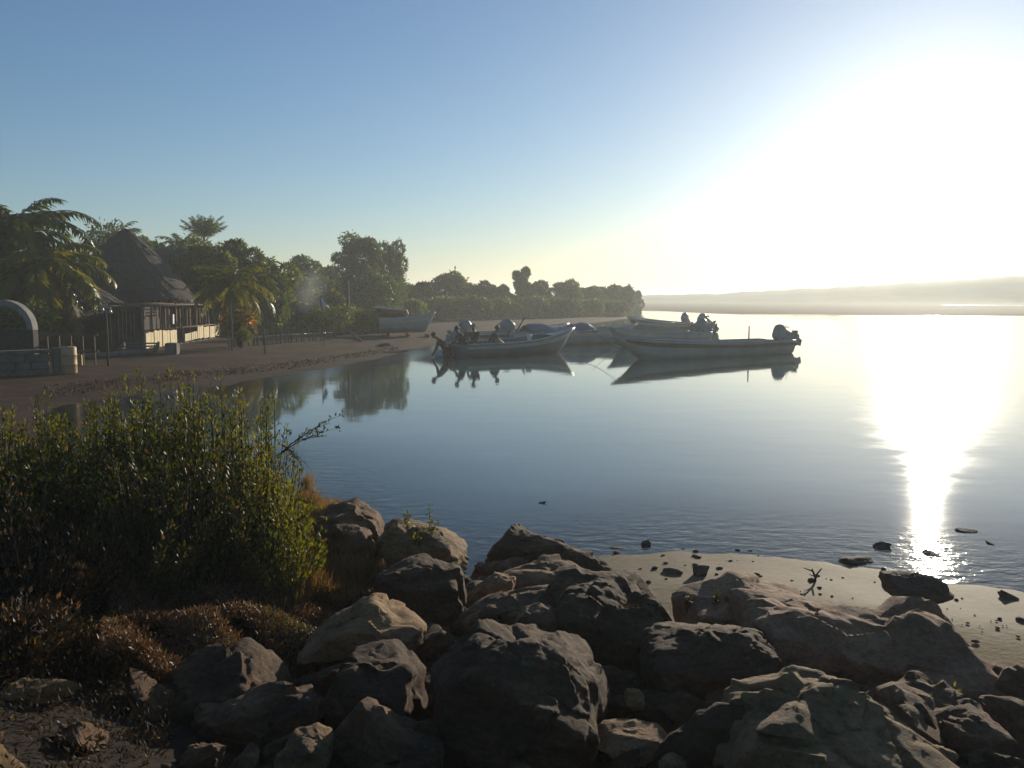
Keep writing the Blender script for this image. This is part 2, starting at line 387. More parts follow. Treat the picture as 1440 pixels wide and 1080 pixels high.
def frond(mb_r, az, el, L, droop, segs=12, pairs=34, leafL=0.5, twist=0.0):
    """returns rachis points and leaflet arrays (base, dir, normal, length)"""
    pts = []; p = np.zeros(3); e = el
    h = np.array([math.cos(az), math.sin(az), 0.0])
    ds = L / segs
    for i in range(segs + 1):
        pts.append(p.copy()); e2 = e - droop * (i / segs) ** 1.3
        p = p + (h * math.cos(e2) + np.array([0, 0, math.sin(e2)])) * ds
    pts = np.array(pts)
    mb_r.tube(pts.tolist(), [0.035 * (1 - 0.85 * i / segs) * max(0.5, L / 3) for i in range(segs + 1)], 5)
    t = np.linspace(0.12, 0.995, pairs); x = t * segs; i0 = np.minimum(x.astype(int), segs - 1); fr_ = (x - i0)[:, None]
    B = pts[i0] * (1 - fr_) + pts[i0 + 1] * fr_; T = pts[i0 + 1] - pts[i0]; T /= np.linalg.norm(T, axis=1, keepdims=True)
    sd_ = np.cross(T, np.array([0, 0, 1.0]) + 1e-3); sd_ /= np.linalg.norm(sd_, axis=1, keepdims=True); U = np.cross(sd_, T)
    out = []
    for s_ in (-1, 1):
        ang = np.random.uniform(0.75, 1.05, pairs)[:, None]
        d = T * np.cos(ang) + sd_ * s_ * np.sin(ang) + U * np.random.uniform(-0.75, 0.15, pairs)[:, None] + np.array([0, 0, -0.25])
        ll = leafL * (np.sin(PI * (0.12 + 0.8 * t)) ** 0.7) * np.random.uniform(0.8, 1.1, pairs)
        out.append((B, d, U + sd_ * 0.2, ll))
    return tuple(np.concatenate([o_[k] for o_ in out]) for k in range(4))
def palm(name, label, group, base, crown, L, n=18, seed=0, mat=None, el=(-0.5, 1.25), droop=1.5, dry=4, az0=0, trunk_r=0.13, pairs=34, leafL=0.5):
    np.random.seed(seed); rs = random.Random(seed)
    root = empty(name, base); tag(root, label, 'palm tree', group)
    c = Vector(crown) - Vector(base)
    mb = MB(); K = 14; pts = [Vector((c.x * (i / K) ** 1.5, c.y * (i / K) ** 1.5, c.z * i / K - (0.2 if i == 0 else 0))) for i in range(K + 1)]
    mb.tube(pts, [trunk_r * (1.35 if i == 0 else 1.0 - 0.35 * i / K) * (1 + 0.06 * (i % 2)) for i in range(K + 1)], 10)
    mb.build('trunk', m_palmtrunk, root, sm=True)
    for k in range(n + dry):
        isdry = k >= n
        f = k / n
        az = az0 + k * 2.399 + rs.uniform(-.2, .2)
        e = (el[1] * (1 - f) + el[0] * f) if not isdry else rs.uniform(-1.0, -0.5)
        mbr = MB(); Lk = L * rs.uniform(0.85, 1.08) * (0.85 if f < 0.2 else 1)
        B, d, U, ll = frond(mbr, az, e, Lk, droop * rs.uniform(0.8, 1.2) * (0.55 if isdry else 1), pairs=pairs, leafL=leafL)
        fr = mbr.build('frond', [m_frond_dry if isdry else (mat or m_frond)], root, sm=True)
        # leaflets join the rachis mesh
        lm = leaf_mesh('leaflets', B, d, U, ll, ll * 0.13 + 0.025, m_frond_dry if isdry else (mat or m_frond), None, np.clip(np.random.rand(len(B)) * 0.5 + rs.random() * 0.5, 0, 1))
        bm = bmesh.new(); bm.from_mesh(fr.data); bm.from_mesh(lm.data)
        me = lm.data; bm.to_mesh(fr.data); bm.free(); bpy.data.objects.remove(lm); bpy.data.meshes.remove(me)
        fr.location = c
    return root

# ------------------------------------------------------------------ trees along the shore
def base_at(px, d):
    x = (px - 720) / F * d; return Vector((x, d, ground_at(x, d)))
def T(px, top, wpx, d, **k):
    b_ = base_at(px, d); H = PY(px, top, d).z - b_.z; W = wpx / F * d
    return b_, H, W
def addtree(px, top, wpx, d, label, group='trees behind the left beach', name='tree', cat='tree', **k):
    b_, H, W = T(px, top, wpx, d); return tree(name, label, cat, group, b_, H, W, seed=int(px * 7 + top), **k)
addtree(170, 318, 130, 52, 'broad dark tree whose top shows over the cone thatch roof', mat=m_tree_b, nleaf=4500)
addtree(232, 338, 110, 54, 'dark tree between the cone roof and the small upright palm', mat=m_tree_b, nleaf=4000)
addtree(335, 334, 95, 50, 'dark rounded tree just right of the small upright palm', mat=m_tree_b, nleaf=5000)
addtree(290, 345, 95, 47.5, 'leafy tree in front of the long low palapa roof', mat=m_tree, nleaf=5000, low=0.25)
addtree(287, 334, 110, 56, 'dense tree directly below the small upright palm', mat=m_tree, nleaf=4500)
addtree(378, 366, 90, 52, 'green tree on the slope of the treetops left of the smoke', mat=m_tree, nleaf=5000, low=0.05)
addtree(415, 384, 70, 59, 'low leafy tree behind the dark tarpaulin shelter', mat=m_tree_y, nleaf=3500, low=0.0)
addtree(362, 395, 110, 53, 'wide green shrubby tree behind the orange flowers', mat=m_tree, nleaf=5000, low=0.0)
addtree(470, 412, 60, 58, 'small yellow-green tree beside the tall lamp pole', mat=m_tree_y, nleaf=3000, low=0.0)
addtree(432, 358, 70, 74, 'flat-topped blue-green tree left of the tallest tree', mat=m_tree_b, nleaf=4500, low=0.1)
addtree(470, 372, 60, 80, 'dark tree close against the left of the tallest tree', mat=m_tree_b, nleaf=4000, low=0.1)
addtree(508, 324, 72, 72, 'tallest tree, open-crowned, above the middle of the beach', mat=m_tree_b, nleaf=7000, low=0.25, clumps=26, leaf=0.2, fill=0.2)
addtree(548, 338, 60, 75, 'slender feathery tree just right of the tallest tree', mat=m_tree_b, nleaf=6000, low=0.05, clumps=22, upright=True, leaf=0.2)
addtree(525, 385, 100, 70, 'bushy dark tree under the tallest tree', mat=m_tree_b, nleaf=6000, low=0.0)
addtree(30, 350, 150, 50, 'dark tree behind the big coconut palms', mat=m_tree_b, nleaf=4500, low=0.0)
addtree(110, 372, 100, 48, 'dark shrubby tree between the coconut palms and the cone roof', mat=m_tree_b, nleaf=4500, low=0.0)
line = [(588, 400, 50, 88, 'rounded tree at the left end of the hazy tree line'), (630, 385, 70, 92, 'largest rounded tree of the hazy tree line'),
        (668, 397, 50, 96, 'low tree right of the largest rounded tree in the line'), (698, 402, 44, 100, 'low tree left of the lone spire tree in the hazy line'),
        (733, 375, 24, 103, 'narrow spire-topped tree standing above the hazy tree line'), (752, 397, 44, 104, 'tree leaning out right of the spire-topped tree'),
        (795, 396, 54, 110, 'domed tree over the left boats in the hazy line'), (828, 405, 42, 116, 'low tree between the domed tree and the point'),
        (853, 402, 34, 122, 'small tree near the tip of the wooded point'), (876, 404, 26, 128, 'tree close to the tip of the wooded point'), (892, 411, 22, 150, 'last and lowest tree at the tip of the wooded point')]
for i, (px, top, wd, d, lb) in enumerate(line):
    addtree(px, top, wd, d, lb, group='hazy tree line along the far shore', mat=m_tree_b, nleaf=4200, low=0.0, leaf=0.32, clumps=14, upright=(wd < 30))
low = [(570, 425, 70, 78, 'low mangrove behind the white-roofed stall'), (612, 422, 70, 84, 'low mangrove behind the beached boat'), (655, 420, 70, 86, 'low mangrove behind the people at the left boats'),
       (700, 422, 70, 92, 'low mangrove behind the blue tarpaulin boat'), (742, 420, 70, 96, 'low mangrove below the spire-topped tree'), (785, 422, 70, 100, 'low mangrove below the domed tree'),
       (825, 424, 60, 106, 'low mangrove near the wooded point'), (862, 426, 46, 112, 'low mangrove at the wooded point')]
for i, (px, top, wd, d, lb) in enumerate(low):
    addtree(px, top, wd, d, lb, group='mangroves along the shore', name='mangrove', cat='mangrove', mat=(m_tree, m_tree_y, m_tree_b)[i % 3], nleaf=3600, low=0.0, leaf=0.28, clumps=12)
# ------------------------------------------------------------------ palms
def palm_at(px, py, d, basepx, L, label, **k):
    b_ = base_at(basepx, d); c = PY(px, py, d); return palm('coconut_palm', label, 'palms on the left beach', b_, c, L, **k)
palm_at(18, 335, 37, -10, 3.7, 'tall coconut palm with arching green fronds at the left edge', n=38, seed=3, mat=m_frond, dry=3, droop=1.75, pairs=52, leafL=0.75)
palm_at(52, 378, 34, 40, 3.2, 'coconut palm with yellow-lit and dry hanging fronds beside the arch', n=26, seed=8, mat=m_frond_y, dry=12, droop=1.9, el=(-0.6, 0.9), pairs=52, leafL=0.72)
palm_at(287, 335, 62, 287, 1.9, 'small upright palm standing above the treetops', n=20, seed=5, mat=m_frond, dry=0, el=(0.5, 1.5), droop=0.5, leafL=0.5, pairs=30)
palm_at(326, 402, 38.5, 331, 2.3, 'young yellow-green coconut palm beside the wooden terrace', n=28, seed=12, mat=m_frond_y, dry=3, droop=1.6, el=(-0.4, 1.2), pairs=32, leafL=0.5)
palm_at(165, 335, 55, 165, 2.1, 'dark palm poking out left of the cone roof tip', n=13, seed=21, mat=m_frond, dry=0, el=(-0.2, 1.2), droop=1.3, leafL=0.45, pairs=26)
palm_at(255, 345, 57, 255, 1.7, 'small dark palm right of the cone roof', n=12, seed=23, mat=m_frond, dry=0, el=(-0.1, 1.2), droop=1.2, leafL=0.4, pairs=24)

# ------------------------------------------------------------------ thatch, wood, paint
def thatch_mat():
    m, n, l, b = newmat('old_thatch')
    tc = n.new('ShaderNodeTexCoord'); mp = n.new('ShaderNodeMapping'); mp.inputs['Scale'].default_value = (9, 9, 0.9); l.new(tc.outputs['Object'], mp.inputs[0])
    t = noise_node(n, l, 1.6, 8, 0.75, vec=mp.outputs[0]); r = ramp(n, l, t.outputs[0], [(0.3, (0.035, 0.028, 0.024)), (0.6, (0.085, 0.068, 0.055)), (0.75, (0.14, 0.115, 0.09))])
    l.new(r.outputs[0], b.inputs['Base Color']); b.inputs['Roughness'].default_value = 0.95
    bu = n.new('ShaderNodeBump'); bu.inputs['Strength'].default_value = 0.9; bu.inputs['Distance'].default_value = 0.06; l.new(t.outputs[0], bu.inputs['Height']); l.new(bu.outputs[0], b.inputs['Normal'])
    return m
m_thatch = thatch_mat()
m_wood = mottled('weathered_wood', [(0.3, (0.07, 0.05, 0.035)), (0.7, (0.17, 0.13, 0.095))], scale=8, bump=0.5)
m_redwood = mottled('red_brown_timber', [(0.3, (0.12, 0.07, 0.042)), (0.7, (0.22, 0.135, 0.085))], scale=7, bump=0.4)
m_cream = mottled('cream_painted_board', [(0.3, (0.72, 0.58, 0.34)), (0.6, (0.88, 0.75, 0.48))], scale=2.5, bump=0.3, bscale=12)
m_white = mottled('weathered_white_paint', [(0.3, (0.55, 0.55, 0.53)), (0.7, (0.78, 0.78, 0.76))], scale=3, rough=0.5, bump=0.1)
m_conc = mottled('rough_concrete', [(0.3, (0.1, 0.085, 0.068)), (0.7, (0.2, 0.175, 0.145))], scale=4, bump=0.5)
m_hoop = mottled('worn_cream_plaster', [(0.3, (0.17, 0.155, 0.13)), (0.7, (0.33, 0.31, 0.27))], scale=4, bump=0.3)
m_metal = mottled('galvanised_metal', [(0.3, (0.3, 0.3, 0.3)), (0.7, (0.5, 0.5, 0.49))], scale=5, rough=0.4, metal=0.6, bump=0.1)
m_dark = mottled('dark_boards', [(0.3, (0.03, 0.026, 0.024)), (0.7, (0.075, 0.062, 0.055))], scale=5, bump=0.4)  # near-black; also stands in for shade at the hut, terrace and arch
m_tan = mottled('tan_plastic', [(0.3, (0.40, 0.23, 0.11)), (0.7, (0.55, 0.34, 0.19))], scale=5, rough=0.6, bump=0.2)
m_ochre = mottled('ochre_plastic', [(0.3, (0.32, 0.2, 0.04)), (0.7, (0.42, 0.28, 0.07))], scale=5, rough=0.6, bump=0.2)
m_tarp = mottled('dark_blue_tarp', [(0.3, (0.03, 0.035, 0.05)), (0.7, (0.06, 0.07, 0.095))], scale=2, rough=0.5, bump=0.4)
m_bluetarp = mottled('blue_tarp', [(0.3, (0.07, 0.08, 0.13)), (0.7, (0.12, 0.14, 0.2))], scale=2, rough=0.5, bump=0.4)

def cone_roof(name, rad, h, mat, parent, tiers=7, n_=56, rx=1.0, seed=0, ridge=0.0):
    """thatched roof in overlapping ragged courses; ridge > 0 stretches it along x"""
    rs = random.Random(seed); mb = MB()
    for t in range(tiers):
        f0, f1 = t / tiers, (t + 1.18) / tiers
        r0, r1 = rad * f0, rad * min(f1, 1.04) + 0.05; z0, z1 = h * (1 - f0 ** 1.2) + 0.05, h * (1 - f1 ** 1.2)
        vs = []; fs = []
        for k in range(n_):
            a = 2 * PI * k / n_; ca, sa = math.cos(a), math.sin(a); off = ridge * (1 if ca > 0 else -1) if ridge else 0
            j = rs.uniform(-.05, .07); jr = rs.uniform(-.04, .04)
            vs += [(ca * r0 * rx + off, sa * r0, z0), (ca * (r1 + jr) * rx + off, sa * (r1 + jr), z1 + j), (ca * (r1 - .12) * rx + off, sa * (r1 - .12), z1 - 0.05 + j)]
        for k in range(n_):
            q = (k + 1) % n_
            fs += [(k * 3, k * 3 + 1, q * 3 + 1, q * 3), (k * 3 + 1, k * 3 + 2, q * 3 + 2, q * 3 + 1)]
        mb.add(vs, fs)
    # hanging ends of palm leaf all along the eaves and ragged tufts over the slopes
    for k in range(n_ * 24):
        a = rs.uniform(0, 2 * PI); f = 1.0 if k % 3 == 0 else rs.uniform(0.08, 1); ca, sa = math.cos(a), math.sin(a); off = ridge * (1 if ca > 0 else -1) if ridge else 0
        if ridge and abs(ca) < 0.3: off = rs.uniform(-ridge, ridge)
        r = rad * f; z = h * (1 - f ** 1.2) + 0.07; L = rs.uniform(.15, .4); wd = rs.uniform(.02, .05)
        dx, dz = rad / math.hypot(rad, h), -h / math.hypot(rad, h)
        p = Vector((ca * r * rx + off, sa * r, z)); d = Vector((ca * dx * rx, sa * dx, dz - (0.5 if k % 3 == 0 else -0.06))); t_ = Vector((-sa, ca, 0)) * wd
        q = p + d * L; mb.add([p - t_, p + t_, q + t_ * .4, q - t_ * .4], [(0, 1, 2, 3)])
    return mb.build(name, mat, parent)

# cone-roofed palapa
b_ = base_at(195, 43.5); apex = PY(176, 322, 43.5)
pal = empty('palapa', (apex.x, 43.5, b_.z)); tag(pal, 'big palapa with a tall cone thatch roof behind the wooden terrace', 'palapa')
eave_z = PY(200, 418, 43.5).z - b_.z
rad = 3.1
ro = cone_roof('roof', rad, apex.z - b_.z - eave_z, m_thatch, pal, tiers=9, seed=4); ro.location = (0, 0, eave_z)
for k in range(9):
    a = 2 * PI * k / 9 + 0.2
    MB().tube([(math.cos(a) * 2.6, math.sin(a) * 2.6, -0.2), (math.cos(a) * 2.6, math.sin(a) * 2.6, eave_z + 0.35)], 0.08, 8).build('post', m_wood, pal, sm=True)
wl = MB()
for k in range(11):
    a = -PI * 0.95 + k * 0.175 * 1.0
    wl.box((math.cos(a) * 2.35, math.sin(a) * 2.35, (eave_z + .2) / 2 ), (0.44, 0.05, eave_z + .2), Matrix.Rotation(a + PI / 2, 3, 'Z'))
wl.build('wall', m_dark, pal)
# long second thatched roof to the right and behind
p = PY(262, 350, 50); bz = ground_at(p.x, 50)
pl2 = empty('palapa', (p.x, 50, bz)); tag(pl2, 'long low thatched palapa right of the cone roof', 'palapa')
ez = PY(262, 415, 50).z - bz
r2 = cone_roof('roof', 2.6, PY(262, 352, 50).z - bz - ez, m_thatch, pl2, tiers=7, seed=9, ridge=1.6); r2.location = (0, 0, ez)
for sx in (-3.4, -1.2, 1.2, 3.4):
    for sy in (-1.9, 1.9): MB().tube([(sx, sy, -.2), (sx, sy, ez + 0.3)], 0.08, 8).build('post', m_wood, pl2, sm=True)
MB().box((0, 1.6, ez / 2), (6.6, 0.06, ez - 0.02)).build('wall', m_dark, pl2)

# low dark hut under the palms
p = base_at(62, 38.5)
ht = empty('hut', (p.x, 38.5, p.z), R(-16)); tag(ht, 'dark low thatched hut in the shade under the coconut palms', 'hut')
ez = PY(105, 425, 38.5).z - p.z
r3 = cone_roof('roof', 2.2, 1.3, m_thatch, ht, tiers=5, seed=14, ridge=1.2); r3.location = (0, 0, ez)
wm = MB(); rs_ = random.Random(2); x = -3.1
while x < 3.1:
    wd = rs_.uniform(.14, .2); wm.box((x + wd / 2, -1.25 + rs_.uniform(-.01, .01), ez / 2), (wd * .94, 0.03, ez + rs_.uniform(-.05, .1))); x += wd
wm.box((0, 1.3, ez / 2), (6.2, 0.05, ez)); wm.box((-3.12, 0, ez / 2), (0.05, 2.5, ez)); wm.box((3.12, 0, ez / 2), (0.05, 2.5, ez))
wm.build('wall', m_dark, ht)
for sx in (-3.3, -1.1, 1.1, 3.3): MB().tube([(sx, -1.75, -.2), (sx, -1.75, ez + .25)], 0.06, 8).build('post', m_wood, ht, sm=True)

# ------------------------------------------------------------------ wooden terrace with cream panels
A = PY(203, 491, 36); B = PY(309, 481, 47)
A = Vector((A.x, A.y, 0.2)); dirv = Vector((B.x - A.x, (B.y - A.y), 0)); Lw = dirv.length; rz = math.atan2(dirv.y, dirv.x)
ter = empty('beach_terrace', A, rz); tag(ter, 'open wooden beach terrace with cream lower panels and red-brown posts', 'terrace')
Htop = PY(203, 430, A.y).z - A.z
hp = 0.78
rs_ = random.Random(11)
NP = 12
for k in range(NP):
    x = Lw * k / (NP - 1)
    hh = Htop + rs_.uniform(-.03, .12)
    MB().tube([(x, 0, -0.25), (x + rs_.uniform(-.03, .03), 0, hh / 2), (x + rs_.uniform(-.05, .05), 0, hh)], 0.032 + rs_.random() * .012, 8).build('post', m_redwood, ter, sm=True)
MB().tube([(-0.1, 0, Htop - 0.02), (Lw * .5, 0.02, Htop + .01), (Lw + .15, 0, Htop - 0.03)], 0.04, 8).build('top_beam', m_redwood, ter, sm=True)
MB().tube([(-0.05, -.045, hp + .02), (Lw + .05, -.045, hp + .0)], 0.028, 8).build('rail', m_redwood, ter, sm=True)
for k in range(NP - 1):                        # panels between the posts, none in the gaps
    if k in (4,): continue
    x0, x1 = Lw * k / (NP - 1) + .05, Lw * (k + 1) / (NP - 1) - .05
    pm = MB(); nb = 3
    top = hp - rs_.uniform(0, .08) - (0.22 if k in (5, 6) else 0); bot = .05 + rs_.uniform(0, .05) + (.0 if k < 5 else 0.08)
    for j in range(nb):
        xa = x0 + (x1 - x0) * (j + .5) / nb
        pm.box((xa, -.05 + rs_.uniform(-.006, .006), (top + bot) / 2 + rs_.uniform(-.02, .02)), ((x1 - x0) / nb * rs_.uniform(.86, .97), 0.022, top - bot))
    pm.build('panel', m_cream, ter)
for k in range(22):                            # thin upright slats above the panels
    if k in (1, 2) or k % 3 == 1: continue
    x = Lw * (k + .5) / 22
    MB().box((x, .03, (hp + Htop) / 2 - rs_.uniform(0, .12)), (0.05 + rs_.random() * .035, 0.02, (Htop - hp) * rs_.uniform(.75, 1.0)), Matrix.Rotation(rs_.uniform(-.05, .05), 3, 'Y')).build('slat', m_redwood, ter)
MB().box((Lw / 2, .7, .04), (Lw + .2, 1.4, .08)).build('deck', m_wood, ter)
bk = MB(); bk.box((Lw / 2, 1.35, Htop / 2), (Lw, .05, Htop)); bk.build('back_wall', m_dark, ter)  # shade inside the terrace put into the dark boards
ew = MB()  # dark boards added so the sunlit inside does not show at this end
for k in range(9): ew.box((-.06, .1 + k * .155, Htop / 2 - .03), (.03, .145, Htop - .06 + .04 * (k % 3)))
ew.build('added_end_wall', m_dark, ter)
for sx in (0, Lw): MB().tube([(sx, 0.02, Htop - .05), (sx, 1.35, Htop + .1)], .04, 8).build('roof_pole', m_redwood, ter, sm=True)
for k in range(3): MB().tube([(0.05, 1.3 * (k + 1) / 4, Htop + .02 + k * .03), (Lw, 1.3 * (k + 1) / 4, Htop + .02 + k * .03)], .03, 8).build('rafter', m_redwood, ter, sm=True)
sg = MB().box((0, 0, 0), (.16, .03, .42)).build('hanging_sign', m_white); sg.matrix_world = ter.matrix_world @ Matrix.Identity(4)
q = Matrix.Translation(A) @ Matrix.Rotation(rz, 4, 'Z'); v = q @ Vector((Lw * .31, -.09, hp + .42)); sg.location = v; sg.rotation_euler = (0, R(4), rz)
tag(sg, 'small white board hanging in the terrace opening', 'sign')
v = PZ(240, 500, .2)
blk = MB().box((0, 0, .2), (.58, .42, .44)).build('concrete_block', m_conc, bevel=.02); blk.location = (v.x, v.y + .2, ground_at(v.x, v.y)); blk.rotation_euler = (0, 0, rz + .1); tag(blk, 'pale concrete step block in front of the terrace panels', 'block')

# steps of pale boards left of the terrace
v = PZ(190, 500, .2)
st = empty('board_steps', (v.x, v.y, ground_at(v.x, v.y)), R(8)); tag(st, 'low pale board steps leading up to the left end of the terrace', 'steps')
for k in range(4): MB().box((-.1 + k * .06, .28 * k, .07 + .1 * k), (1.5 - k * .12, .3, .045), Matrix.Rotation(R(rs_.uniform(-2, 2)), 3, 'Y')).build('tread', m_wood, st)
for s_ in (-.62, .62): MB().box((s_, .45, .16), (.05, 1.1, .26), Matrix.Rotation(R(16), 3, 'X')).build('stringer', m_wood, st)
v0, v1 = PZ(116, 507, .2), PZ(206, 500, .2)
lg = MB().tube([(v0.x, v0.y, ground_at(v0.x, v0.y) + .09), ((v0.x + v1.x) / 2, (v0.y + v1.y) / 2 + .1, ground_at(v1.x, v1.y) + .1), (v1.x, v1.y, ground_at(v1.x, v1.y) + .08)], [.11, .1, .085], 10).build('log', m_conc, sm=True); tag(lg, 'long pale log lying on the sand between the drum and the steps', 'log')

# ------------------------------------------------------------------ wall, railing, arch, drum at the left edge
w0, w1 = PZ(-60, 534, .2), PZ(70, 527, .2); g_ = ground_at(w1.x, w1.y); Lg = (w1 - w0).length
wall = empty('stone_wall', (w0.x, w0.y, g_), math.atan2(w1.y - w0.y, w1.x - w0.x)); tag(wall, 'low grey block wall at the left edge of the beach', 'wall')
bm_ = MB()
for r_ in range(3):
    x = -.2 * (r_ % 2)
    while x < Lg - .05:
        wd = rs_.uniform(.34, .46); x1 = min(x + wd, Lg)
        bm_.box(((max(x, 0) + x1) / 2, rs_.uniform(-.015, .015), .1 + r_ * .2 - .05), (x1 - max(x, 0) - .015, .26, .19)); x = x1
bm_.build('blocks', m_conc, wall, bevel=.012)
MB().box((Lg / 2, 0, .635), (Lg + .06, .34, .09)).build('coping', m_conc, wall, bevel=.01)
MB().box((Lg + .2, 0, .33), (.2, .3, .76), taper=.9).build('end_post', m_conc, wall, bevel=.01)
p = base_at(50, 27.5); ra = empty('railing', (p.x - 2.2, 27.5, p.z), R(2)); tag(ra, 'grey wooden railing behind the block wall under the arch', 'railing')
zt = PY(50, 471, 27.5).z - p.z
for k in range(12): MB().box((k * .36, 0, zt / 2), (.045, .045, zt)).build('baluster', m_wood, ra)
for z_ in (zt, zt * .45): MB().box((2.0, -.05, z_), (4.2, .05, .06)).build('rail', m_wood, ra)
c_ = PY(4, 464, 25.8); gz_ = ground_at(c_.x, 25.8)
ar = empty('arch', (c_.x, 25.8, gz_)); tag(ar, 'pale curved arch with a bright right edge at the left edge of the photo', 'arch')
Ra = 42 / F * 25.8; hb = c_.z - gz_
mb = MB(); N_ = 28
for (r_o, r_i, y0, y1) in ((Ra, Ra - .17, 0, .3),):
    vs = []; fs = []
    for k in range(N_ + 1):
        a = PI * k / N_
        for (rr, yy) in ((r_o, y0), (r_o, y1), (r_i, y1), (r_i, y0)): vs.append((math.cos(a) * rr, yy, hb + math.sin(a) * rr))
    for k in range(N_):
        for j in range(4): fs.append((k * 4 + j, k * 4 + (j + 1) % 4, k * 4 + 4 + (j + 1) % 4, k * 4 + 4 + j))
    mb.add(vs, fs)
mb.build('hoop', m_hoop, ar)
for s_ in (-1, 1): MB().box((s_ * (Ra - .065), .15, hb / 2 - .1), (.125, .28, hb + .2 - .004)).build('leg', m_dark, ar)
MB().box((0, .2, hb / 2), (Ra * 2 - .28, .04, hb)).build('dark_inside', m_dark, ar)  # dark sheet standing in for the arch's dark inside
v = PZ(91, 527, .2)
dr = empty('drum', (v.x, v.y + .25, ground_at(v.x, v.y))); tag(dr, 'tan plastic drum standing on the sand beside the block wall', 'drum')
prof = [(0, .0), (.2, 0), (.215, .03), (.215, .24), (.225, .25), (.225, .27), (.215, .28), (.215, .5), (.225, .51), (.225, .53), (.215, .54), (.215, .72), (.2, .75), (.0, .755)]
vs = []; fs = []; n_ = 24
for r_, z_ in prof:
    for k in range(n_): vs.append((math.cos(2 * PI * k / n_) * max(r_, .001), math.sin(2 * PI * k / n_) * max(r_, .001), z_))
for i in range(len(prof) - 1):
    for k in range(n_): fs.append((i * n_ + k, i * n_ + (k + 1) % n_, (i + 1) * n_ + (k + 1) % n_, (i + 1) * n_ + k))
MB().add(vs, fs).build('body', m_tan, dr, sm=True)
MB().tube([(-.06, .05, .75), (-.06, .05, .775)], .03, 10).build('cap', m_dark, dr)
v = PZ(108, 516, .2)
cn = empty('jerry_can', (v.x, v.y + .1, ground_at(v.x, v.y)), .3); tag(cn, 'small ochre jerry can just right of the tan drum', 'can')
MB().box((0, 0, .17), (.24, .16, .34), taper=.95).build('body', m_ochre, cn, bevel=.02)
MB().tube([(-.07, 0, .33), (-.07, 0, .39), (.04, 0, .39), (.04, 0, .33)], .014, 6).build('handle', m_ochre, cn, sm=True)
MB().tube([(.085, 0, .33), (.1, 0, .375)], .022, 8).build('cap', m_dark, cn, sm=True)

# lamp post on the beach
v = PZ(152, 516, .2); topz = PY(152, 432, v.y).z; gz_ = ground_at(v.x, v.y)
lp = empty('lamp_post', (v.x, v.y, gz_)); tag(lp, 'thin crooked lamp post with small white lamps left of the terrace', 'lamp post')
h_ = topz - gz_
MB().tube([(0, 0, -.2), (.02, 0, h_ * .5), (0, 0, h_)], [.045, .035, .03], 8).build('pole', m_wood, lp, sm=True)
MB().tube([(-.12, 0, h_ + .02), (.16, 0, h_ - .03)], .018, 6).build('crossbar', m_metal, lp, sm=True)
for dx, dz in ((-.1, -.06), (.14, -.12)):
    l_ = MB().tube([(dx, 0, h_ + dz + .06), (dx, 0, h_ + dz + .02), (dx, 0, h_ + dz - .05), (dx, 0, h_ + dz - .08)], [.015, .04, .055, .02], 10).build('lamp', m_metal, lp, sm=True)

# stake fence along the back of the beach
f0, f1 = PZ(322, 490, .2), PZ(470, 478, .2)
fe = empty('stake_fence', (f0.x, f0.y, ground_at(f0.x, f0.y))); tag(fe, 'rough fence of uneven grey stakes between the terrace and the tarp shelter', 'fence')
nst = 26; ff = Vector((f1.x - f0.x, f1.y - f0.y, 0))
for k in range(nst):
    t = k / (nst - 1) + rs_.uniform(-.012, .012); hk = rs_.uniform(.45, .85)
    x, y = ff.x * t, ff.y * t + rs_.uniform(-.06, .06)
    MB().tube([(x, y, -.15), (x + rs_.uniform(-.05, .05), y, hk)], [.04, .03], 7).build('stake', m_wood if k % 3 else m_conc, fe, sm=True)
MB().tube([(0, .05, .35), (ff.x * .5, ff.y * .5 + .05, .4), (ff.x, ff.y + .05, .34)], .012, 5).build('wire', m_metal, fe, sm=True)
for (px, py, top, lb) in ((326, 495, 425, 'thin bare pole right of the terrace'), (372, 497, 462, 'short pale post at the left end of the stake fence')):
    v = PZ(px, py, .2); g_ = ground_at(v.x, v.y); h_ = PY(px, top, v.y).z - g_
    o = MB().tube([(0, 0, -.2), (.03, 0, h_ * .5), (0, 0, h_)], [.045, .04, .03], 8).build('pole', m_conc, sm=True); o.location = (v.x, v.y, g_); tag(o, lb, 'pole')

# tarp shelter
p = base_at(405, 58)
ts = empty('tarp_shelter', (p.x, 58, p.z), R(-4)); tag(ts, 'low dark tarpaulin shelter behind the stake fence', 'shelter')
hs = PY(405, 428, 58).z - p.z; wdt = 92 / F * 58
mb = MB(); nx, ny = 16, 10; vs = []; fs = []
for i in range(nx + 1):
    for j in range(ny + 1):
        u, v_ = i / nx, j / ny; yy = (v_ - .5) * 3.0
        z = hs - abs(v_ - .45) * 1.1 - .12 * math.sin(PI * u * 4) ** 2 * abs(v_ - .45) * 2 - .1 * (u - .5) ** 2 * 4
        vs.append(((u - .5) * wdt, yy, z))
for i in range(nx):
    for j in range(ny): a = i * (ny + 1) + j; fs.append((a, a + ny + 1, a + ny + 2, a + 1))
mb.add(vs, fs); tp_ = mb.build('tarp', m_tarp, ts, sm=True); so = tp_.modifiers.new('thickness', 'SOLIDIFY'); so.thickness = .015
for sx in (-1, 0, 1):
    for yy, hh in ((-1.42, hs - .5), (1.42, hs - .62)): MB().tube([(sx * wdt * .47, yy, -.2), (sx * wdt * .47, yy, hh)], .035, 7).build('pole', m_wood, ts, sm=True)
MB().box((0, 1.2, .45), (wdt * .9, .05, .95)).build('back_panel', m_dark, ts)
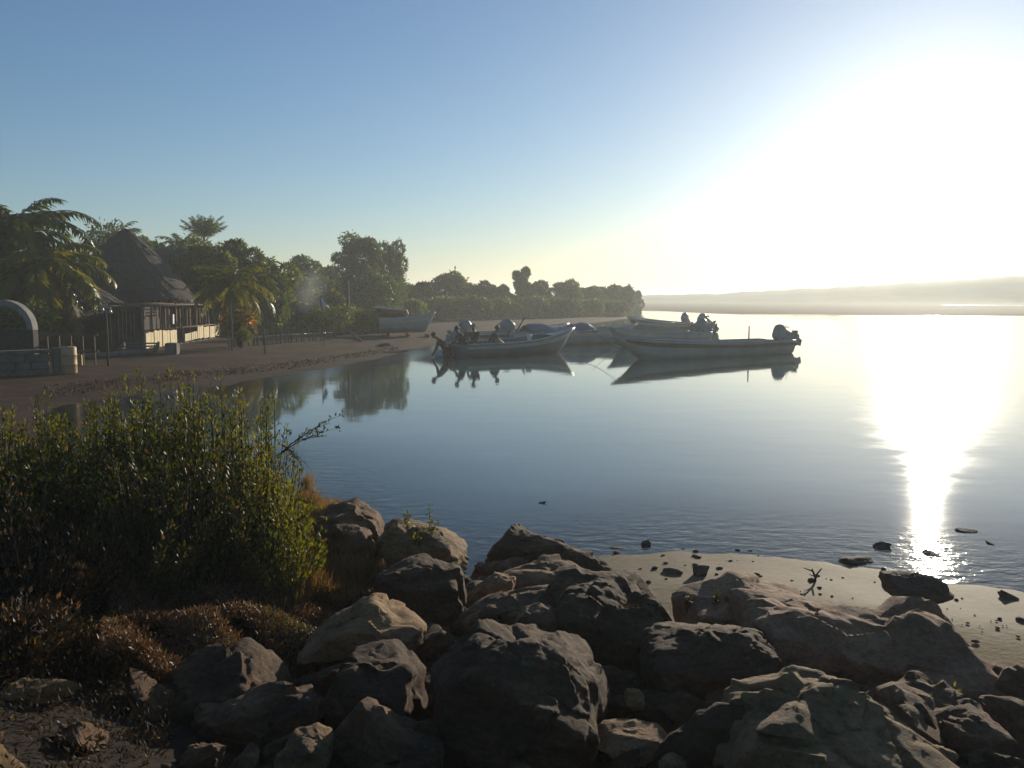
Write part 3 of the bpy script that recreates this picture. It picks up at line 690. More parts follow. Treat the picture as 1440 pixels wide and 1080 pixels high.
# pennant pole
p = base_at(452, 40); g_ = p.z; fl = empty('flag', (p.x, 40, g_)); tag(fl, 'small white rag flag on a thin leaning stick above the shelter', 'flag')
h_ = PY(452, 416, 40).z - g_
MB().tube([(.1, 0, -.2), (.05, 0, h_ * .5), (0, 0, h_)], .02, 6).build('stick', m_wood, fl, sm=True)
vs = []; fs = []
for i in range(7):
    u = i / 6; vs += [(.02 + u * .26, .05 * math.sin(u * 5), h_ - .05 - u * .35), (.0 + u * .16, .05 * math.sin(u * 5 + .6), h_ - .32 - u * .42)]
for i in range(6): fs.append((i * 2, i * 2 + 1, i * 2 + 3, i * 2 + 2))
c = MB().add(vs, fs).build('cloth', m_white, fl, sm=True); so = c.modifiers.new('t', 'SOLIDIFY'); so.thickness = .006
# tall lamp pole by the tallest tree
p = base_at(490, 52); h_ = PY(490, 389, 52).z - p.z
up = empty('utility_pole', (p.x, 52, p.z)); tag(up, 'tall grey pole with a short cross arm in front of the tallest tree', 'pole')
MB().tube([(0, 0, -.3), (0, 0, h_ - .1)], [.13, .09], 10).build('shaft', m_conc, up, sm=True)
MB().box((0, 0, h_ - .1), (1.0, .1, .11)).build('cross_arm', m_conc, up)
for s_ in (-.4, .4): MB().tube([(s_, 0, h_ - .04), (s_, 0, h_ + .08)], [.035, .02], 8).build('insulator', m_white, up, sm=True)

# white-roofed stall
p = base_at(551, 56); sl = empty('stall', (p.x, 56, p.z), R(4)); tag(sl, 'small stall with a slanting white roof at the back of the beach', 'stall')
hs = PY(551, 434, 56).z - p.z; wd = 46 / F * 56
MB().box((0, 0, hs - .12), (wd, 2.2, .07), Matrix.Rotation(R(5), 3, 'Y') @ Matrix.Rotation(R(-7), 3, 'X')).build('roof', m_white, sl)
for sx in (-.42, .42):
    for sy in (-.9, .9): MB().tube([(sx * wd, sy, -.2), (sx * wd, sy, hs - .18 - (.09 if sx > 0 else -.07) + sy * -.1)], .04, 7).build('post', m_wood, sl, sm=True)
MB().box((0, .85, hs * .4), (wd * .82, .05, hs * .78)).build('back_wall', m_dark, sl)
MB().box((0, -.8, .45), (wd * .8, .4, .9)).build('counter', m_dark, sl, bevel=.01)

# driftwood
for (a0, a1, r_, lb) in (((489, 466), (508, 481), .08, 'pale bleached driftwood log slanting down at the back of the beach'), ((528, 487), (548, 485), .06, 'small driftwood piece on the sand below the stall')):
    v0, v1 = PZ(*a0, .55), PZ(*a1, .15)
    if a0[0] == 528: v0 = PZ(*a0, .1)
    y = v1.y; v0 = PY(*a0, y + .8)
    o = MB().tube([v0, (v0 + v1) / 2 + Vector((0, 0, .05)), v1 + Vector((0, 0, .02))], [r_ * .7, r_, r_ * 1.1], 8).build('driftwood', m_conc, sm=True); tag(o, lb, 'driftwood')

# flowering shrub
def bush(name, label, cat, group, loc, r, h, nl, leaf, mat, seed=0, extra=None):
    np.random.seed(seed); rs = np.random.RandomState(seed)
    root = empty(name, loc); tag(root, label, cat, group)
    mb = MB(); P = []; D = []
    K = 14; per = nl // K
    for k in range(K):
        a = rs.uniform(0, 6.28); rr = r * rs.uniform(.15, .75); z = h * rs.uniform(.25, .85)
        c = np.array([math.cos(a) * rr, math.sin(a) * rr, z]); mb.tube([(0, 0, -.1), (c[0] * .5, c[1] * .5, z * .6), tuple(c)], [.03, .02, .008], 5)
        s_ = r * rs.uniform(.3, .45); u = rdir(per); q = np.random.rand(per) ** .4
        P.append(c + u * q[:, None] * np.array([s_, s_, s_ * .8])); D.append(u + rdir(per) * .7)
    mb.build('stems', m_bark, root, sm=True); P = np.concatenate(P); P[:, 2] = np.abs(P[:, 2]) + .02
    leaf_mesh('leaves', P, np.concatenate(D), rdir(len(P)), leaf * np.random.uniform(.7, 1.3, len(P)), leaf * .5, mat, root)
    if extra:
        mt, n2, s2, zz = extra; u = rdir(n2) * np.array([r, r, h * .5]) * np.random.uniform(.6, 1.0, n2)[:, None]; u[:, 2] = np.abs(u[:, 2]) * .7 + h * zz
        leaf_mesh('flowers', u, rdir(n2), rdir(n2), s2, s2 * .7, mt, root)
    return root
p = base_at(338, 37); bush('flowering_bush', 'bush of orange flowers right of the wooden terrace', 'bush', None, p, .6, 1.6, 2400, .13, m_tree_y, 4, (m_orange, 700, .12, .66))
for i, (px, d, r, h, lb) in enumerate([(470, 50, 1.6, 1.5, 'olive bush behind the bleached driftwood log'), (505, 54, 1.5, 1.3, 'olive bush right of the tall grey pole'), (528, 57, 1.3, 1.5, 'olive bush against the left side of the white-roofed stall'), (385, 58, 2.0, 2.3, 'dark bush behind the tarpaulin shelter'), (275, 47, 1.3, 1.6, 'dark bush behind the wooden terrace'), (20, 31, 1.6, 1.9, 'dark bush behind the arch at the left edge')]):
    bush('beach_bush', lb, 'bush', 'bushes at the back of the beach', base_at(px, d), r, h, 3500, .14, m_tree_y if i < 3 else m_tree_b, 30 + i)

# ------------------------------------------------------------------ boats
def paint(name, c1, c2): return mottled(name, [(0.35, c1), (0.65, c2)], scale=1.5, rough=0.45, bump=0.08, bscale=9)
m_hull_w = paint('hull_dull_white', (0.42, 0.37, 0.30), (0.56, 0.5, 0.41))
m_hull_g = paint('hull_grey_green', (0.10, 0.13, 0.12), (0.16, 0.19, 0.17))
m_hull_r = paint('hull_red_brown', (0.2, 0.09, 0.06), (0.28, 0.14, 0.09))
m_hull_b = paint('hull_pale_blue', (0.27, 0.28, 0.27), (0.38, 0.385, 0.37))
m_in = paint('boat_inside', (0.28, 0.27, 0.25), (0.4, 0.38, 0.35))
m_motor = mottled('motor_cowl', [(0.3, (0.05, 0.05, 0.055)), (0.7, (0.09, 0.09, 0.1))], scale=3, rough=0.55, bump=0)
m_motor_g = mottled('motor_cowl_grey', [(0.3, (0.2, 0.2, 0.2)), (0.7, (0.3, 0.3, 0.3))], scale=3, rough=0.35, bump=0)
def hull_sections(L, Bm, D, bowh):
    """stations from stern (x=0) to bow (x=L): list of rows, keel to sheer (half sections), waterline at z=0"""
    st = []
    NX = 26
    for i in range(NX + 1):
        u = i / NX; x = L * u
        half = Bm / 2 * (1 - max(0, (u - .42) / .58) ** 2.3) * (0.86 + .14 * min(1, u / .3))
        sheer = D + (bowh - D) * max(0, (u - .25) / .75) ** 2.0
        keel = -.16 + (bowh * .96 + .16) * max(0, (u - .8) / .2) ** 2.6 * .9
        row = []
        for j in range(9):
            t = j / 8
            y = half * (min(1, t * 1.9) ** .8 * .72 + .28 * t ** 1.2); z = keel + (sheer - keel) * (t ** 1.75 * .92 + .08 * t)
            xx = x + (0.34 * L / 7 * u ** 6) * (t - 0.5) * 2.0 - (1 - u) ** 8 * .0
            row.append((xx, max(y, .012), z))
        st.append(row)
    return st
def panga(name, label, group, loc, rz, L=7.4, Bm=1.75, D=.62, bowh=.95, hull=None, stripe=None, motor=True, tilt=62, cowl=None, extras=(), roll=0):
    root = empty(name, loc, rz); root.rotation_euler = (R(roll), 0, rz); tag(root, label, 'boat', group)
    st = hull_sections(L, Bm, D, bowh); NX = len(st) - 1; NJ = len(st[0])
    mb = MB(); vs = []; fs = []
    for row in st:
        for s_ in (1, -1): vs += [(x, y * s_, z) for x, y, z in row]
    w_ = NJ * 2
    for i in range(NX):
        for s_ in (0, 1):
            for j in range(NJ - 1):
                a = i * w_ + s_ * NJ + j; q = (a, a + w_, a + w_ + 1, a + 1); fs.append(q if s_ else q[::-1])
        a = i * w_; fs.append((a, a + NJ, a + NJ + w_, a + w_))                     # keel strip
    fs.append(tuple(range(NJ - 1, -1, -1)) + tuple(range(NJ, 2 * NJ)))               # transom
    a = NX * w_; fs.append(tuple(range(a, a + NJ)) + tuple(range(a + 2 * NJ - 1, a + NJ - 1, -1)))
    mb.add(vs, fs)
    h = mb.build('hull', [hull or m_hull_w, m_in], root, sm=False)
    md = h.modifiers.new('skin_thickness', 'SOLIDIFY'); md.thickness = .045; md.offset = 1; md.material_offset = 0; md.use_even_offset = False
    smooth(h)
    # painted band below the gunwale and rubbing strake
    for (t0, t1, off, mt, nm) in ((6.55, 7.55, .008, stripe or m_hull_r, 'painted_band'),):
        vs = []; fs = []
        for s_ in (1, -1):
            for k, row in enumerate(st[:-1]):
                for t in (t0, t1):
                    j = int(t); f = t - j; A_, B_ = row[j], row[min(j + 1, NJ - 1)]; p = [A_[c] * (1 - f) + B_[c] * f for c in range(3)]
                    vs.append((p[0], (p[1] + off + .048) * s_, p[2]))
            o_ = (0 if s_ == 1 else (NX) * 2)
            for k in range(NX - 1): q = (o_ + k * 2, o_ + k * 2 + 2, o_ + k * 2 + 3, o_ + k * 2 + 1); fs.append(q if s_ == -1 else q[::-1])
        MB().add(vs, fs).build(nm, mt, root, sm=True)
    for s_ in (1, -1): MB().tube([(r_[-1][0], (r_[-1][1] + .02) * s_, r_[-1][2] + .01) for r_ in st], .035, 7).build('gunwale', m_in, root, sm=True)
    # benches, foredeck, floor
    def at(u):
        r_ = st[int(round(u * NX))]; return r_
    for u in (.2, .42, .62):
        r_ = at(u); MB().box((r_[-1][0], 0, r_[-1][2] - .2), (.3, r_[-1][1] * 1.82, .04)).build('bench', m_in, root, bevel=.008)
    vs = []; fs = []; rows = st[int(.78 * NX):]
    for r_ in rows: vs += [(r_[-1][0], r_[-1][1] * .98, r_[-1][2] - .03), (r_[-1][0], 0, r_[-1][2] + .03), (r_[-1][0], -r_[-1][1] * .98, r_[-1][2] - .03)]
    for k in range(len(rows) - 1):
        for j in range(2): a = k * 3 + j; fs.append((a, a + 3, a + 4, a + 1))
    MB().add(vs, fs).build('foredeck', m_in, root, sm=True)
    vs = []; fs = []
    for r_ in st[:int(.85 * NX)]: vs += [(r_[2][0], r_[3][1] * .9, r_[3][2] + .03), (r_[2][0], -r_[3][1] * .9, r_[3][2] + .03)]
    for k in range(int(.85 * NX) - 1): fs.append((k * 2, k * 2 + 1, k * 2 + 3, k * 2 + 2))
    MB().add(vs, fs).build('floor', m_in, root)
    if motor: outboard(root, (-.02, 0, D), tilt, cowl or m_motor_g)
    return root
def outboard(parent, loc, tilt, mat):
    """child part with its own sub-parts, pivoting on the transom"""
    mt = MB().box((0.0, 0, -.08), (.1, .26, .34)).build('outboard_motor', m_motor, parent, bevel=.01); mt.location = loc; mt.scale = (1.3, 1.3, 1.3)
    Rm = Matrix.Rotation(R(tilt), 3, 'Y')                    # powerhead swings forward, propeller up and aft
    def tr(mb_): mb_.v = [tuple(Rm @ Vector(v) + Vector((-.1, 0, .08))) for v in mb_.v]; return mb_
    c = MB(); secs = [(-.02, .2, .34), (.04, .28, .5), (.16, .3, .58), (.28, .29, .56), (.38, .24, .46), (.43, .13, .28)]
    vs = []; fs = []; n_ = 14
    for z_, hw, ln in secs:
        for k in range(n_):
            a = 2 * PI * k / n_; ca, sa = math.cos(a), math.sin(a)
            vs.append((math.copysign(abs(ca) ** .7, ca) * ln / 2 - .1, math.copysign(abs(sa) ** .7, sa) * hw / 2, z_ + .02 * ca))
    for i in range(len(secs) - 1):
        for k in range(n_): fs.append((i * n_ + k, i * n_ + (k + 1) % n_, (i + 1) * n_ + (k + 1) % n_, (i + 1) * n_ + k))
    fs += [tuple(range(n_))[::-1], tuple((len(secs) - 1) * n_ + k for k in range(n_))]
    tr(c.add(vs, fs)).build('cowl', mat, mt, sm=True)
    leg = MB(); leg.box((-.12, 0, -.38), (.24, .14, .78), taper=1.3); leg.box((-.16, 0, -.56), (.5, .24, .03))
    leg.tube([(-.34, 0, -.72), (-.25, 0, -.74), (-.02, 0, -.74), (.08, 0, -.74)], [.04, .075, .075, .03], 10); leg.box((-.1, 0, -.88), (.22, .03, .24), taper=1.2)
    tr(leg).build('lower_unit', mat, mt, bevel=.006)
    pr = MB()
    for k in range(3):
        a = 2 * PI * k / 3; M_ = Matrix.Rotation(a, 3, 'X') @ Matrix.Rotation(.5, 3, 'Z'); pr.box(Matrix.Rotation(a, 3, 'X') @ Vector((-.37, 0, .08)), (.012, .09, .13), M_)
    tr(pr).build('propeller', m_metal, mt)
    tr(MB().tube([(.12, 0, .08), (.5, .02, .16), (.62, .02, .15)], [.025, .02, .028], 7)).build('tiller', m_motor, mt, sm=True)
def between(bow, stern):
    """stern location and heading so the keel runs from stern to bow"""
    d = bow - stern; return Vector((stern.x, stern.y, 0)), math.atan2(d.y, d.x), d.length
# main boat, bow left and nearer
bow = PZ(872, 507); ste = PZ(1096, 495.5)
loc, rz, L = between(bow, ste)
L = min(L, 9.0)
panga('fishing_boat', 'long open fishing boat moored alone right of centre, bow left, motor tilted up', 'moored fishing boats', loc, rz, L=L, Bm=1.9, D=.54, bowh=.86, hull=m_hull_w, stripe=m_hull_r, tilt=72, cowl=m_motor_g)
# pole standing in it
v = PY(1053, 478, ste.y - .9)
o = MB().tube([(0, 0, -.45), (0, 0, .6)], [.035, .025], 8).build('pole', m_wood, sm=True); o.location = (v.x, v.y, v.z); tag(o, 'short upright pole standing in the lone fishing boat', 'pole')
loc, rz, L = between(PZ(884, 488), PZ(985, 484))
panga('fishing_boat', 'fishing boat moored behind the lone one, bow left, motor raised', 'moored fishing boats', loc, rz, L=min(L + 1, 7.5), Bm=1.8, D=.62, bowh=.95, hull=m_hull_b, stripe=m_hull_w, tilt=55)
loc, rz, L = between(PZ(905, 470), PZ(962, 466.5))
panga('fishing_boat', 'farthest of the three fishing boats moored near the wooded point', 'moored fishing boats', loc, rz, L=7, Bm=1.8, D=.62, bowh=1.0, hull=m_hull_g, stripe=m_hull_w, tilt=50)
loc, rz, L = between(PZ(935, 465), PZ(987, 467))
panga('fishing_boat', 'small grey fishing boat at the right end of the group by the point', 'moored fishing boats', loc, rz + .1, L=6.2, Bm=1.7, D=.6, bowh=.95, hull=m_hull_b, stripe=m_hull_r, tilt=60)
# left group, bows right
loc, rz, L = between(PZ(800, 494), PZ(640, 502))
boatA = panga('fishing_boat', 'dark green fishing boat with people at its stern, bow pointing right', 'moored fishing boats', loc, rz, L=min(L, 7.6), Bm=1.9, D=.5, bowh=1.02, hull=m_hull_g, stripe=m_hull_w, motor=False)
loc2, rz2, L2 = between(PZ(812, 483), PZ(715, 485))
boatB = panga('fishing_boat', 'fishing boat covered by a blue tarpaulin behind the dark green one', 'moored fishing boats', loc2, rz2, L=7.0, Bm=1.8, D=.6, bowh=.95, hull=m_hull_b, stripe=m_hull_w, tilt=48)
loc3, rz3, L3 = between(PZ(745, 482), PZ(655, 486))
boatC = panga('fishing_boat', 'pale brown fishing boat with a raised motor behind the seated people', 'moored fishing boats', loc3, rz3, L=6.8, Bm=1.8, D=.6, bowh=.95, hull=m_hull_w, stripe=m_hull_r, tilt=58)
# tarpaulin over boat B
vs = []; fs = []
for i in range(15):
    u = i / 14
    for j in range(9):
        t = j / 8 * 2 - 1
        vs.append((.9 + u * 3.6, t * .95, .72 + (1 - abs(t) ** 1.5) * (.26 + .1 * math.sin(u * 9)) - .1 * abs(t) + .03 * math.sin(u * 30 + t * 5)))
for i in range(14):
    for j in range(8): a = i * 9 + j; fs.append((a, a + 9, a + 10, a + 1))
tpn = MB().add(vs, fs).build('tarpaulin', m_bluetarp, sm=True); tpn.location = loc2; tpn.rotation_euler = (0, 0, rz2); so = tpn.modifiers.new('t', 'SOLIDIFY'); so.thickness = .02
tag(tpn, 'blue tarpaulin draped over the boat behind the dark green one', 'tarpaulin')
v = PY(738, 446, loc3.y); v0 = PY(724, 470, loc3.y)
o = MB().tube([v0 - Vector((.3, 0, .35)), v0, v], [.03, .028, .04], 8).build('oar', m_wood, sm=True); tag(o, 'oar leaning up out of the boats in the left group', 'oar')
# white bucket on the dark green boat
v = PY(744, 479, 37.5)
bk_ = MB().tube([(0, 0, 0), (0, 0, .02), (0, 0, .24), (0, 0, .25)], [.1, .105, .13, .125], 14).build('bucket', m_white, sm=True)
bk_.location = (v.x, v.y, .55); tag(bk_, 'white bucket on the dark green boat', 'bucket')
# beached boat by the stall
v0, v1 = PZ(612, 471, .2), PZ(534, 471.5, .2)
loc, rz, L = between(v0, v1); g_ = ground_at(loc.x, loc.y)
bb = panga('fishing_boat', 'pale fishing boat hauled up on the sand beside the white-roofed stall', 'beached fishing boats', Vector((loc.x, loc.y, g_ + .32)), rz, L=min(L * .96, 6.6), Bm=1.6, D=.6, bowh=1.0, hull=m_hull_b, stripe=m_hull_w, motor=False)
for k, f in enumerate((.15, .5, .85)):
    q = Vector((loc.x, loc.y, 0)) + Vector((math.cos(rz), math.sin(rz), 0)) * L * f; g2 = ground_at(q.x, q.y)
    o = MB().tube([(-.0, -.8, .09), (0, .8, .09)], .1, 9).build('log_roller', m_wood, sm=True); o.location = (q.x, q.y, g2); o.rotation_euler = (0, 0, rz)
    tag(o, ['log roller under the stern of the beached boat', 'log roller under the middle of the beached boat', 'log roller under the bow of the beached boat'][k], 'log', 'log rollers under the beached boat')
# ------------------------------------------------------------------ people
m_skin = mottled('skin', [(0.4, (0.2, 0.11, 0.07)), (0.6, (0.25, 0.14, 0.09))], scale=6, rough=0.55, bump=0)
m_hair = mottled('black_hair', [(0.4, (0.012, 0.01, 0.01)), (0.6, (0.03, 0.025, 0.022))], scale=20, rough=0.6, bump=0.3)
def cloth(c): return mottled('cotton_cloth', [(0.35, tuple(x * .8 for x in c)), (0.65, c)], scale=9, rough=0.9, bump=0.2)
def skin_mesh(name, verts, edges, radii, mat, parent, root=0, sub=1):
    me = bpy.data.meshes.new(name); me.from_pydata(verts, edges, []); o = link(name, me, mat, parent)
    sk = o.modifiers.new('skin', 'SKIN'); sk.use_smooth_shade = True
    me.skin_vertices[0].data
    for i, r_ in enumerate(radii):
        me.skin_vertices[0].data[i].radius = (r_, r_) if not hasattr(r_, '__len__') else r_
    me.skin_vertices[0].data[root].use_root = True
    ss = o.modifiers.new('sub', 'SUBSURF'); ss.levels = sub; ss.render_levels = sub
    dg = bpy.context.evaluated_depsgraph_get(); ev = o.evaluated_get(dg); nm = bpy.data.meshes.new_from_object(ev)
    o.modifiers.clear(); o.data = nm
    return o
def person(label, loc, rz, J, shirt, shorts, hat=None, scale=1.0):
    """J: joint name -> position, metres, x forward, y left, z up from the feet"""
    root = empty('person', loc, rz); root.scale = (scale,) * 3; tag(root, label, 'person', 'people at the left boats')
    V = []; Rr = []; E = []; ix = {}
    def add(k, p, r_, par=None):
        ix[k] = len(V); V.append(tuple(p)); Rr.append(r_)
        if par is not None: E.append((ix[par], ix[k]))
    j = {k: Vector(v) for k, v in J.items()}
    add('pelvis', j['pelvis'], (.13, .15)); add('waist', j['pelvis'].lerp(j['chest'], .45), (.11, .135), 'pelvis'); add('chest', j['chest'], (.12, .165), 'waist')
    add('neck', j['neck'], .058, 'chest'); hd = (j['head'] - j['neck']).normalized()
    fw = Vector((1, 0, 0)); fw = (fw - hd * fw.dot(hd)).normalized()
    add('jaw', j['neck'] + hd * .09 + fw * .02, (.07, .062), 'neck'); add('brow', j['neck'] + hd * .17 + fw * .012, (.092, .078), 'jaw'); add('crown', j['neck'] + hd * .25, (.06, .055), 'brow')
    add('nose', j['neck'] + hd * .145 + fw * .115, .014, 'brow')
    for s_ in ('l', 'r'):
        sg_ = 1 if s_ == 'l' else -1
        add('sh' + s_, j['sh' + s_], .062, 'chest'); add('el' + s_, j['el' + s_], .042, 'sh' + s_); add('wr' + s_, j['wr' + s_], .029, 'el' + s_)
        fd = (j['wr' + s_] - j['el' + s_]).normalized(); palm_ = j['wr' + s_] + fd * .07; add('pm' + s_, palm_, (.036, .02), 'wr' + s_)
        sd_ = fd.cross(Vector((0, 0, 1))); sd_ = sd_.normalized() if sd_.length > .1 else Vector((0, 1, 0))
        for f_, (o_, ln) in enumerate(((-.03, .07), (-.01, .08), (.01, .075), (.03, .058))):
            add('f%d%s' % (f_, s_), palm_ + fd * .035 + sd_ * o_, .0095, 'pm' + s_); add('g%d%s' % (f_, s_), palm_ + fd * (.03 + ln) + sd_ * o_ * 1.15 - Vector((0, 0, .02)), .007, 'f%d%s' % (f_, s_))
        add('th' + s_, palm_ - fd * .03 - sd_ * .05, .01, 'pm' + s_)
        add('hp' + s_, j['hp' + s_], .095, 'pelvis'); add('kn' + s_, j['kn' + s_], .06, 'hp' + s_); add('an' + s_, j['an' + s_], .038, 'kn' + s_)
        add('to' + s_, j['an' + s_] + Vector((.15, 0, -.05)), (.038, .025), 'an' + s_)
    skin_mesh('body', V, E, Rr, m_skin, root)
    # shirt: torso and upper arms, slightly looser than the body
    k_ = ['pelvis', 'waist', 'chest', 'shl', 'shr', 'ell', 'elr']; vs = [Vector(V[ix[k]]) for k in k_]
    vs[5] = vs[3].lerp(vs[5], .75); vs[6] = vs[4].lerp(vs[6], .75); vs.append(Vector(V[ix['chest']]).lerp(Vector(V[ix['neck']]), .5))
    skin_mesh('shirt', [tuple(v) for v in vs], [(0, 1), (1, 2), (2, 3), (2, 4), (3, 5), (4, 6), (2, 7)], [(.15, .17), (.14, .16), (.145, .19), .08, .08, .062, .062, .075], cloth(shirt), root)
    hp = [Vector(V[ix['pelvis']]), j['hpl'], j['hpr'], j['hpl'].lerp(j['knl'], .85), j['hpr'].lerp(j['knr'], .85)]
    skin_mesh('shorts', [tuple(v) for v in hp], [(0, 1), (0, 2), (1, 3), (2, 4)], [(.15, .165), .118, .118, .09, .09], cloth(shorts), root)
    hc = j['neck'] + hd * .2 - fw * .012
    mb = MB(); n_ = 14; vs = []; fs = []
    M3 = Matrix((fw, hd.cross(fw), hd)).transposed()
    prof = [(.086, -.06), (.1, 0), (.098, .04), (.075, .085), (.03, .105)] if not hat else [(.19, -.0), (.115, .012), (.11, .05), (.085, .1), (.03, .112)]
    for r_, z_ in prof:
        for k in range(n_):
            a = 2 * PI * k / n_; rr = r_ * (.55 if (not hat and z_ < 0 and math.cos(a) > .3) else 1)
            vs.append(hc + M3 @ Vector((math.cos(a) * rr - (.02 if not hat else 0), math.sin(a) * rr * .88, z_)))
    for i in range(len(prof) - 1):
        for k in range(n_): fs.append((i * n_ + k, i * n_ + (k + 1) % n_, (i + 1) * n_ + (k + 1) % n_, (i + 1) * n_ + k))
    fs.append(tuple((len(prof) - 1) * n_ + k for k in range(n_)))
    mb.add(vs, fs).build('hat' if hat else 'hair', cloth(hat) if hat else m_hair, root, sm=True)
    return root
SIT = dict(pelvis=(0, 0, .12), chest=(.07, 0, .5), neck=(.12, 0, .66), head=(.17, 0, .86), shl=(.09, .19, .58), shr=(.09, -.19, .58), ell=(.25, .24, .34), elr=(.25, -.24, .36), wrl=(.45, .14, .28), wrr=(.47, -.1, .3),
           hpl=(.05, .1, .1), hpr=(.05, -.1, .1), knl=(.46, .14, .16), knr=(.46, -.14, .18), anl=(.46, .13, -.24), anr=(.42, -.12, -.24))
SIT2 = dict(SIT, neck=(.2, 0, .62), head=(.3, 0, .79), chest=(.12, 0, .47), ell=(.34, .2, .35), wrl=(.5, .05, .2), elr=(.3, -.22, .3), wrr=(.52, -.05, .2), shl=(.15, .19, .54), shr=(.15, -.19, .54))
BEND = dict(pelvis=(0, 0, .88), chest=(.24, 0, 1.2), neck=(.36, 0, 1.32), head=(.5, 0, 1.42), shl=(.28, .19, 1.23), shr=(.28, -.19, 1.23), ell=(.38, .24, .95), elr=(.38, -.22, .95), wrl=(.5, .12, .74), wrr=(.5, -.1, .76),
            hpl=(0, .1, .84), hpr=(0, -.1, .84), knl=(.08, .13, .47), knr=(.02, -.13, .47), anl=(-.05, .13, .06), anr=(-.08, -.13, .06))
STAND = dict(pelvis=(0, 0, .93), chest=(.03, 0, 1.3), neck=(.05, 0, 1.47), head=(.09, 0, 1.67), shl=(.03, .2, 1.4), shr=(.03, -.2, 1.4), ell=(.08, .27, 1.13), elr=(.1, -.26, 1.13), wrl=(.28, .22, 1.02), wrr=(.3, -.2, 1.04),
             hpl=(0, .1, .88), hpr=(0, -.1, .88), knl=(.05, .12, .48), knr=(0, -.12, .48), anl=(0, .13, .06), anr=(-.06, -.13, .06))
def in_boat(px, y, z): return Vector(((px - 720) / F * y, y, z))
yb = boatA.location.y
person('person in a dark red shirt sitting hunched at the stern of the dark green boat', in_boat(652, yb + .3, .32), R(200), SIT2, (.13, .045, .04), (.05, .05, .06))
person('person in a brown shirt sitting behind the hunched one in the dark green boat', in_boat(668, yb + .9, .34), R(250), SIT, (.1, .07, .055), (.03, .03, .045), hat=(.3, .26, .2))
person('person in a dark shirt sitting nearest the middle of the dark green boat', in_boat(690, yb + 1.4, .3), R(20), SIT2, (.05, .045, .05), (.08, .07, .06))
person('person wading bent over a pale bag beside the stern of the dark green boat', in_boat(628, yb - .3, -.55), R(190), BEND, (.1, .04, .035), (.04, .04, .05))
v = PZ(620, 502, .0)
bgm = bpy.data.meshes.new('sack'); bm = bmesh.new(); bmesh.ops.create_icosphere(bm, subdivisions=4, radius=1)
for v_ in bm.verts:
    c = v_.co; k = 1 + .16 * noise.noise(c * 2.2) + .06 * noise.noise(c * 6); v_.co = Vector((c.x * .3 * k, c.y * .2 * k, c.z * .17 * k + .12))
bm.to_mesh(bgm); bm.free(); o = link('sack', bgm, m_white, sm=True); o.location = (v.x, v.y, .0); tag(o, 'pale sack lying in the shallows at the stern of the dark green boat', 'sack')

# mooring lines
def rope(label, a, b_, sag):
    pts = [a.lerp(b_, i / 12) - Vector((0, 0, sag * math.sin(PI * i / 12))) for i in range(13)]
    o = MB().tube(pts, .009, 5).build('mooring_rope', m_wood, sm=True); tag(o, label, 'rope', 'mooring ropes')
mb_ = [o for o in C.objects if o.name == 'fishing_boat'][0]; M_ = Matrix.Translation(mb_.location) @ mb_.rotation_euler.to_matrix().to_4x4()
rope('mooring rope running from the bow of the lone boat into the water', M_ @ Vector((9.15, 0, .78)), M_ @ Vector((11.4, .5, -.1)), .12)
M_ = Matrix.Translation(boatA.location) @ boatA.rotation_euler.to_matrix().to_4x4()
rope('mooring rope from the bow of the dark green boat into the water', M_ @ Vector((7.5, 0, .9)), M_ @ Vector((9.2, -.4, -.1)), .1)

